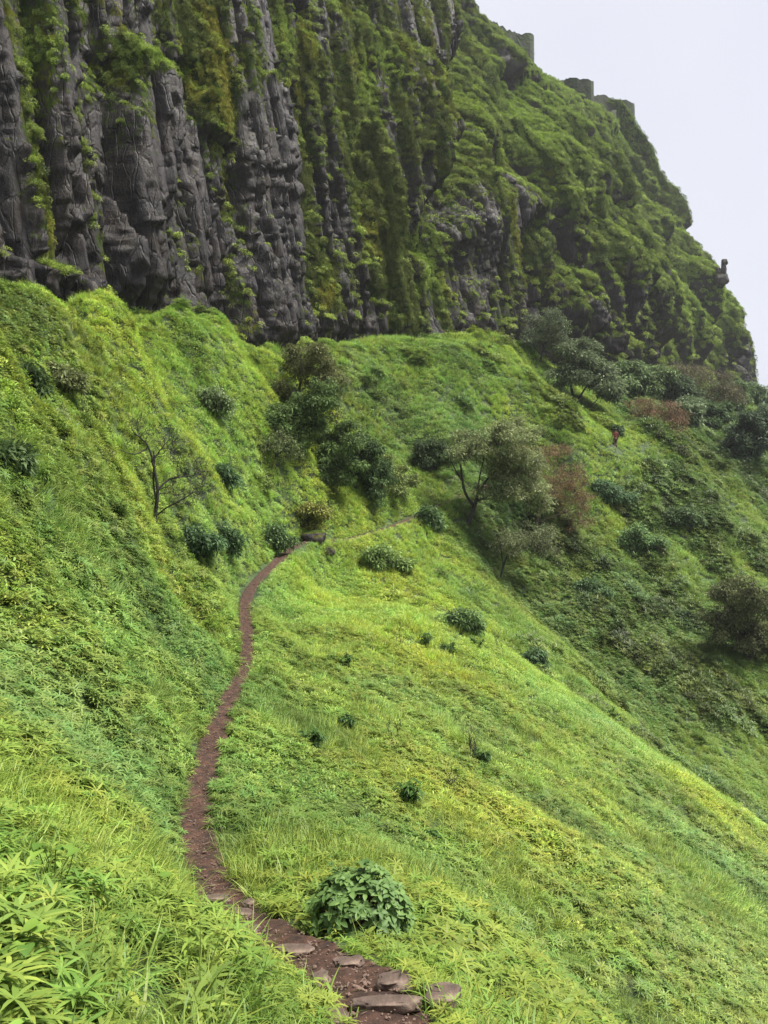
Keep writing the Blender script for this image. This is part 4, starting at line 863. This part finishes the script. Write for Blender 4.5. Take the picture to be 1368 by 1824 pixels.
def twigs(label, u, v, d, h, wd, n):
    O = P(u, v, d); O[2] = Hrow(O[0], O[1]); paths = []
    for i in range(n):
        a = U(0, 6.28); b = np.array([math.cos(a)*wd*U(.3, 1), math.sin(a)*wd*.6, h*U(.6, 1)]); c = curve(np.array([0, 0, -.08]), b, .08, .05, 8); paths.append((c, np.linspace(.009, .004, 8)))
        for k in range(5):
            j = random.randint(3, 7); e = c[j]+(rand_dir(1)[0]+[0, 0, .9])*h*U(.15, .3); paths.append((curve(c[j], e, .05, .06, 5), np.linspace(.005, .0025, 5)))
    V, F = tubes(paths); o = link_mesh('bare_twigs', V, F, [M['bark']], smooth=True); o.location = O.tolist(); tag(o, label, 'dead shrub', 'bare twiggy shrubs on the open slope')
for q in [('bare upright twigs left of the dark round sapling', 850,1345,16.8,.85,.35,6), ('bare twigs spreading above the lone drooping sapling', 700,1300,15,.5,.3,4), ('thin bare twigs at the left of the sapling row', 715,1140,26,.8,.35,4),
          ('low tangle of bare twigs right of the lone drooping sapling', 785,1400,13.5,.4,.45,5), ('thin bare twigs right of the sapling row', 890,1175,31,1.0,.4,4)]: twigs(*q)

# ------------------------------------------------------------------ rocks
def rock_mesh(sx, sy, sz, seed, sub=4, rough=.3, flat=.0):
    import bmesh
    bm = bmesh.new(); bmesh.ops.create_icosphere(bm, subdivisions=sub, radius=1)
    v = np.array([q.co[:] for q in bm.verts]); f = np.array([[q.index for q in p.verts] for p in bm.faces]); bm.free()
    v = np.sign(v)*np.abs(v)**.75
    v *= (1+rough*fbm(v[:, 0]*1.1, v[:, 1]*1.1, v[:, 2]*1.1, 4, seed))[:, None]
    if flat: v[:, 2] = np.where(v[:, 2] > 0, np.tanh(v[:, 2]*2.4)/1.5, v[:, 2])
    return v*[sx, sy, sz], f
def rock(name, label, cat, x, y, z, size, seed, m='rock', rz=0, flat=0, group=None, rough=.3):
    v, f = rock_mesh(*size, seed, rough=rough, flat=flat); o = link_mesh(name, v, f, [M[m]], smooth=True); o.location = (x, y, z); o.rotation_euler = (0, 0, rz); return tag(o, label, cat, group)
def on(u, v, d): q = P(u, v, d); return q[0], q[1], Hrow(q[0], q[1])
for (lb, u, v, d, sz, sd, dz) in [('black rock jutting from the tip of the nearest left spur', 278,1000,17.4,(.24,.3,.26),1,.12), ('dark rock face below the black jutting rock on the left spur', 288,1085,16.9,(.16,.3,.34),2,.12),
      ('dark boulder beside the path at its sharp bend', 558,960,38.7,(.55,.5,.42),3,.12), ('small reddish-dark rock lying right of the bend boulder', 586,972,38.6,(.3,.3,.24),4,.1)]:
    x, y, z = on(u, v, d); rock('boulder', lb, 'rock', x, y, z+dz, sz, sd)
def on_path(y, off):
    k = int(np.abs(pc[:, 1]-y).argmin()); t = pc[min(k+2, len(pc)-1)]-pc[k-2]; t[2] = 0; t /= np.linalg.norm(t); c_ = np.array([np.interp(y, pc[:, 1], pc[:, i]) for i in range(3)]); q = c_+np.array([t[1], -t[0], 0])*off
    return q[0], q[1], c_[2], math.atan2(t[1], t[0])-math.pi/2
STONES = [('long flat step stone across the path at the bottom of the view', 3.18,.02,(.155,.04,.05),1.5), ('rounded pale stone lying on the right of the lowest step', 3.36,.10,(.085,.06,.055),.2), ('dark rock embedded at the right end of the lowest step', 3.2,.26,(.08,.07,.06),.1),
  ('flat buff step stone under the edge of the leafy bush', 3.72,.06,(.085,.05,.035),.3), ('small square stone on the left edge of the second step', 3.62,-.13,(.05,.05,.035),.4), ('cracked flat stone in the middle of the stepped path', 4.1,-.03,(.10,.06,.04),.1),
  ('weathered pale stone where the steps meet the left grass', 4.6,-.06,(.08,.05,.035),.5), ('low flat stone on the upper steps beside the grass', 5.0,.03,(.09,.05,.035),-.3), ('topmost step stone where the path narrows', 5.45,-.05,(.10,.06,.035),.1),
  ('small stone beside the topmost step stone', 5.2,.12,(.045,.04,.03),.9), ('grey-brown stone at the lower left corner of the path', 3.1,-.20,(.07,.06,.05),.2)]
for i, (lb, y, off, sz, rz) in enumerate(STONES):
    x, yy, z, a = on_path(y, off); sz = (sz[0]*.85, sz[1]*.8, sz[2]*.75); rock('step_stone', lb, 'stone', x, yy, z-sz[2]*.25, sz, 20+i, 'stone', (rz if i else 0)+a*0, flat=1, group='step stones on the footpath', rough=.34)
# gravel on the path
for i in range(3):
    v, f = rock_mesh(1, .8, .5, 50+i, sub=2, rough=.3); me = bpy.data.meshes.new('pebble'); me.from_pydata(v.tolist(), [], f.tolist()); me.materials.append(M['pebble']); protoD.objects.link(bpy.data.objects.new('pebble_%d' % i, me))
gl = Leaves(); gl.leaf([0, 0, .1], [1, 0, 0], UP, 5, 1.0, .1, 2, .5); oo = gl.obj('pebble_leaf', M['pebble']); protoD.objects.link(oo)
ng = 3000; yv = np.exp(rng.uniform(math.log(2.5), math.log(30), ng)); offv = rng.normal(0, .11, ng); pk = np.array([on_path(a, b)[:3] for a, b in zip(yv, offv)])
pk[:, 2] += -.12*sm(.7, 1, np.abs(offv)/(path_half(yv)+.11))-.012
scatter('gravel', pk, np.tile([0, 0, 1.0], (ng, 1)), rng.uniform(.002, .007, ng)*(1+yv/25)*np.where(rng.random(ng) < .06, 2, 1), rng.integers(0, 4, ng), np.full((ng, 3), .3), protoD, .5, 'loose pebbles and dead leaf bits on the dirt path')

# ------------------------------------------------------------------ leafy bush in the foreground
M['bigleaf'] = leaf_mat('bush_leaf', col=(.125, .215, .060), spec=.22, rough=.5, trans=.2, var=.4)
M['young'] = leaf_mat('herb_big_leaf', col=(.15, .26, .045), spec=.25, rough=.45, trans=.25)
bO = np.array([-.13, 4.62, 0]); bO[2] = Hrow(bO[0], bO[1]); bush = empty('leafy_bush', bO.tolist()); tag(bush, 'dense rounded bush of broad glossy green leaves beside the stepped path', 'bush')
g = Leaves(); paths = []
for i in range(330):
    a = U(0, 6.28); el = math.asin(U(-.05, 1)); n_ = dirv(a, el); c = np.array([n_[0]*.29-.01, n_[1]*.26, .15+n_[2]*.28])*(U(.82, 1.02)+.15*float(pn(n_[0]*1.9, n_[1]*1.9, n_[2]*1.9, 77))+(.16 if R_() < .06 else 0))
    if i % 2 == 0: paths.append((curve(np.array([U(-.06, .06), U(-.06, .06), -.05]), c, .03, .03, 6), np.linspace(.007, .003, 6)))
    ax_ = n_*.8+UP*.6; ax_ /= np.linalg.norm(ax_); u_, v_ = frame(ax_); a0 = U(0, 6.28); big_ = U(.8, 1.15); lvb = R_()
    for k in range(6):
        an = a0+k*1.5708+(.78 if k > 3 else 0)+U(-.2, .2); D_ = u_*math.cos(an)+v_*math.sin(an)+ax_*(.15 if k < 4 else .9)
        Lf = (.058 if k < 4 else .034)*big_
        g.leaf(c, D_, ax_, Lf*U(.85, 1.15), Lf*.52, .45, 5, .5, fold=.28, lv=np.clip(lvb*.5+R_()*.5, 0, 1))
o = g.obj('foliage', M['bigleaf']); COL.objects.link(o); o.parent = bush
V, F = tubes(paths); link_mesh('stem', V, F, [M['twig']], parent=bush, smooth=True)
# broad heart-shaped leaves among the foreground grass
def heart_plant(label, u, v, d, n, size, seed, lift=.16):
    random.seed(seed); O = P(u, v, d); O[2] = Hrow(O[0], O[1]); root = empty('broadleaf_plant', O.tolist()); tag(root, label, 'plant', 'broad-leaved plants in the foreground grass')
    g = Leaves(); paths = []
    for i in range(n):
        c = np.array([U(-.09, .09), U(-.07, .07), lift*U(.8, 1.25)]); paths.append((curve(np.array([0, 0, -.03]), c, .1, .03, 6), np.linspace(.0035, .002, 6)))
        g.leaf(c, dirv(U(3.6, 5.9), U(-.3, .2)), UP, size*U(.8, 1.2), size*U(.75, .95), .5, 7, .33, fold=.18)
    o = g.obj('foliage', M['young']); COL.objects.link(o); o.parent = root
    V, F = tubes(paths); link_mesh('stem', V, F, [M['young']], parent=root, smooth=True)
for q in [('three broad heart-shaped leaves low in the left foreground grass', 85,1690,2.75,5,.075,1), ('broad-leaved plant at the left edge of the foreground grass', 22,1440,3.6,4,.06,2), ('broad-leaved plant with pointed leaves above the heart-shaped ones', 100,1590,3.0,6,.055,3,.2),
          ('broad pale leaf plant at the bottom left corner', 20,1790,2.25,5,.055,4), ('single broad-leaved plant near the grass edge left of the steps', 270,1640,3.4,4,.05,5)]: heart_plant(*q)

# ------------------------------------------------------------------ fort on the crest
def cliff_top(x, y):
    d2 = (CXm-x)**2+(CYm-y)**2; k = np.where(d2 < np.maximum(d2.min()*1.5, 4)); return CZm[k].max()
def masonry(name, label, cat, pts, th, h, seed, group=None, ragged=.6, sink=5):
    """a wall along pts (x,y,ztop), thickness th, rough stone courses and a broken top"""
    pts = np.array(pts, float); q = catmull(pts, 1) if len(pts) < 2 else pts
    seg = np.hypot(*np.diff(pts[:, :2], axis=0).T); sl = np.concatenate([[0], np.cumsum(seg)]); n = max(8, int(sl[-1]/.45)); s_ = np.linspace(0, sl[-1], n)
    c = np.stack([np.interp(s_, sl, pts[:, i]) for i in range(3)], 1); t = np.gradient(c[:, :2], axis=0); t /= np.linalg.norm(t, axis=1)[:, None]; nr = np.stack([t[:, 1], -t[:, 0]], 1)
    top = c[:, 2]+ragged*pn(s_/1.4, seed, 0, seed)+ragged*.4*np.round(2*pn(s_/.7, 0, 0, seed+1))
    rows = int((h+sink)/.4); V = []
    prof = [(1, -sink-h+(h+sink)*k/rows) for k in range(rows+1)]; prof = prof+[(.5, 0.12), (-.5, .12)]+[(-a, b) for a, b in prof[::-1]]
    for j, (sd, zz) in enumerate(prof):
        w_ = th*.5*sd*(1-.012*(zz+h)) if abs(sd) == 1 else th*.4*sd
        w_ = w_+.10*np.sign(sd)*pn(s_/.5, zz/.4, 0, seed+2)
        V.append(np.stack([c[:, 0]+nr[:, 0]*w_, c[:, 1]+nr[:, 1]*w_, top+zz], 1))
    V = np.stack(V, 1); m_ = len(prof); F = grid_faces(n, m_)[:, ::-1].tolist(); F += [tuple(range(m_)), tuple((n-1)*m_+k for k in range(m_))[::-1]]
    o = link_mesh(name, V.reshape(-1, 3), F, [M['fort']]); return tag(o, label, cat, group)
def px(u, v, d): return P(u, v, d)
masonry('fort_bastion', 'rounded stone stub of the fort on the cliff edge, nearest and highest', 'fort wall', [px(812,4,150),px(822,3,147),px(834,5,147),px(843,14,150),px(843,16,156),px(835,10,162)], 2.4, 6, 11, ragged=.3)
masonry('fort_wall', 'low broken fort wall running along the crest with a squared end', 'fort wall', [px(842,40,156),px(862,44,158),px(890,50,161),px(915,62,163),px(941,64,164),px(943,68,170)], 2.0, 2.4, 12, ragged=.7)
masonry('fort_bastion', 'square dark stone bastion standing on the crest in the middle of the skyline', 'fort wall', [px(1002,146,190),px(1004,147,182),px(1026,147,180),px(1050,150,180),px(1051,152,188),px(1040,150,196)], 1.8, 5.0, 13, ragged=1.1)
masonry('fort_wall', 'ruined wall climbing the green crest between the two bastions', 'fort wall', [px(1034,254,184),px(1048,240,187),px(1066,226,190),px(1084,206,193),px(1094,198,196)], 1.2, 1.8, 14, ragged=.4, sink=4)
masonry('fort_wall', 'low wall behind the square bastion on the skyline', 'fort wall', [px(1052,171,196),px(1074,173,198),px(1094,178,200)], 1.4, 2.6, 15, ragged=.35)
masonry('fort_bastion', 'pale misty bastion farthest along the skyline', 'fort wall', [px(1096,184,222),px(1098,181,216),px(1112,181,215),px(1124,186,216),px(1125,190,222)], 1.8, 5.5, 16, ragged=.3)
# knob of rock standing on the edge of the far cliff
_ku = 684+FPX*CXm/CYm; _kv = 912-FPX*CZm/CYm; _km = np.where((np.abs(_kv-492) < 5) & (CYm > 100), _ku, -1); _ki = np.unravel_index(_km.argmax(), _km.shape)
kx = np.array([CXm[_ki]-.3, CYm[_ki]-.4, CZm[_ki]+1.0])
V1, F1 = rock_mesh(.9, .9, 3.6, 60, rough=.35); V2, F2 = rock_mesh(1.1, .9, 1.2, 61, rough=.3); V2 = V2+[.35, 0, 3.6]; V3, F3 = rock_mesh(.8, .8, 2.0, 62, rough=.3); V3 = V3+[-2.0, 0, -.4]; V4, F4 = rock_mesh(2.6, 1.6, 2.2, 63); V4 = V4+[-1.2, 0, -3.0]
o = link_mesh('rock_pinnacle', np.vstack([V1, V2, V3, V4]), np.vstack([F1, F2+len(V1), F3+len(V1)+len(V2), F4+len(V1)+len(V2)+len(V3)]), [M['rock']], smooth=True); o.location = kx.tolist(); o.scale = (.55, .55, .55); tag(o, 'small knobbly rock pinnacle sticking out of the far cliff skyline', 'rock')

# ------------------------------------------------------------------ the walker
def skin(name, verts, edges, radii, m, parent, rootv=0, sub=2):
    me = bpy.data.meshes.new(name); me.from_pydata([tuple(v) for v in verts], edges, []); o = bpy.data.objects.new(name, me); COL.objects.link(o); o.parent = parent
    o.modifiers.new('skin', 'SKIN'); sv = me.skin_vertices[0].data if me.skin_vertices else None
    if sv is None:
        me.skin_vertices  # layer is created by the modifier
    for i, r in enumerate(radii):
        sv[i].radius = (r, r) if np.isscalar(r) else r
    sv[rootv].use_root = True
    s_ = o.modifiers.new('sub', 'SUBSURF'); s_.levels = sub; s_.render_levels = sub
    me.materials.append(m); return o
def plain(name, c, rough=.8):
    m, t, b = mat(name); b.inputs['Base Color'].default_value = (*c, 1); b.inputs['Roughness'].default_value = rough; return m
wx_, wy_ = P(1096, 796, 67.6)[:2]

wz_ = Hrow(wx_, wy_)-.25
person = empty('person', (wx_, wy_, wz_), math.radians(8)); tag(person, 'person in a dark red shirt seen from behind, walking on the far path', 'person')
skinm, shirt, shorts, hairm = plain('skin', (.16, .075, .045), .6), simple('red_cloth', (.13, .022, .016), (.20, .045, .03), scale=8), plain('brown_cloth', (.07, .03, .022)), plain('black_hair', (.006, .005, .005), .5)
def add_skin_layer(o):
    pass
B = [(0,0,.92),(0,.01,1.12),(0,.0,1.38),(0,.0,1.50),(0,-.02,1.60),(0,-.01,1.70),(-.09,0,.88),(-.10,.05,.48),(-.10,-.03,.08),(-.10,.10,.03),(.09,0,.88),(.10,.10,.50),(.10,-.10,.12),(.10,.03,.06),
     (-.19,0,1.42),(-.27,.0,1.16),(-.25,.10,.93),(-.25,.13,.86),(.19,0,1.42),(.28,.0,1.16),(.27,.09,.93),(.27,.12,.86)]
E = [(0,1),(1,2),(2,3),(3,4),(4,5),(0,6),(6,7),(7,8),(8,9),(0,10),(10,11),(11,12),(12,13),(2,14),(14,15),(15,16),(16,17),(2,18),(18,19),(19,20),(20,21)]
Rr = [.13,.125,.14,.055,.085,.075,.085,.055,.04,.035,.085,.055,.04,.035,.06,.042,.03,.028,.06,.042,.03,.028]
def skin2(name, verts, edges, radii, m, parent, rootv=0):
    me = bpy.data.meshes.new(name); me.from_pydata([tuple(v) for v in verts], edges, []); o = bpy.data.objects.new(name, me); COL.objects.link(o); o.parent = parent
    import bmesh
    bm = bmesh.new(); bm.from_mesh(me); ly = bm.verts.layers.skin.verify(); bm.verts.ensure_lookup_table()
    for i, r in enumerate(radii): bm.verts[i][ly].radius = (r, r*.75 if r > .11 else r); bm.verts[i][ly].use_root = (i == rootv)
    bm.to_mesh(me); bm.free()
    o.modifiers.new('skin', 'SKIN'); q = o.modifiers.new('sub', 'SUBSURF'); q.levels = 2; q.render_levels = 2; me.materials.append(m); return o
body = skin2('body', B, E, Rr, skinm, person)
# five fingers on each hand, thumb at the side
for sx in (-1, 1):
    hb = np.array([.26*sx, .125, .86]); V_, E_, R2 = [hb+[0, -.01, .03]], [], [.022]
    for k, (dx, L_) in enumerate([(-.022, .06), (-.008, .075), (.008, .072), (.022, .055)]):
        i0 = len(V_); V_ += [hb+[0, dx, -.03], hb+[-sx*.008, dx*1.1, -.03-L_*.5], hb+[-sx*.022, dx*1.1, -.03-L_*.95]]; E_ += [(0, i0), (i0, i0+1), (i0+1, i0+2)]; R2 += [.0095, .0085, .007]
    i0 = len(V_); V_ += [hb+[-sx*.012, .03, .0], hb+[-sx*.02, .045, -.03]]; E_ += [(0, i0), (i0, i0+1)]; R2 += [.011, .008]
    skin2('hand', V_, E_, R2, skinm, person)
skin2('shirt', [(0,0,.90),(0,.01,1.12),(0,.0,1.36),(0,.0,1.46),(-.19,0,1.42),(-.265,0,1.2),(.19,0,1.42),(.272,0,1.2)], [(0,1),(1,2),(2,3),(2,4),(4,5),(2,6),(6,7)], [.15,.145,.165,.08,.078,.06,.078,.06], shirt, person)
skin2('trousers', [(0,0,.93),(-.09,0,.86),(-.10,.05,.48),(-.10,-.03,.14),(.09,0,.86),(.10,.10,.50),(.10,-.10,.18)], [(0,1),(1,2),(2,3),(0,4),(4,5),(5,6)], [.14,.105,.075,.06,.105,.075,.06], shorts, person)
hv, hf = rock_mesh(.098, .115, .10, 90, sub=3, rough=.06); ho = link_mesh('hair', hv+[0, -.035, 1.70], hf, [hairm], parent=person, smooth=True)

# ------------------------------------------------------------------ mist in the air
def haze_box():
    x0, x1, y0, y1, z0, z1 = -620, 620, -620, 620, -82, 150
    v = [(x0,y0,z0),(x1,y0,z0),(x1,y1,z0),(x0,y1,z0),(x0,y0,z1),(x1,y0,z1),(x1,y1,z1),(x0,y1,z1)]
    f = [(0,3,2,1),(4,5,6,7),(0,1,5,4),(1,2,6,5),(2,3,7,6),(3,0,4,7)]
    m = bpy.data.materials.new('mist'); m.use_nodes = True; t = m.node_tree; t.nodes.clear(); o_ = t.nodes.new('ShaderNodeOutputMaterial'); p = t.nodes.new('ShaderNodeVolumePrincipled')
    p.inputs['Color'].default_value = (.92, .95, 1, 1); p.inputs['Density'].default_value = .00026; p.inputs['Anisotropy'].default_value = .2; t.links.new(p.outputs[0], o_.inputs['Volume'])
    o = link_mesh('haze', v, f, [m]); tag(o, 'thin mist in the air over the valley', kind='stuff')
if True: haze_box()
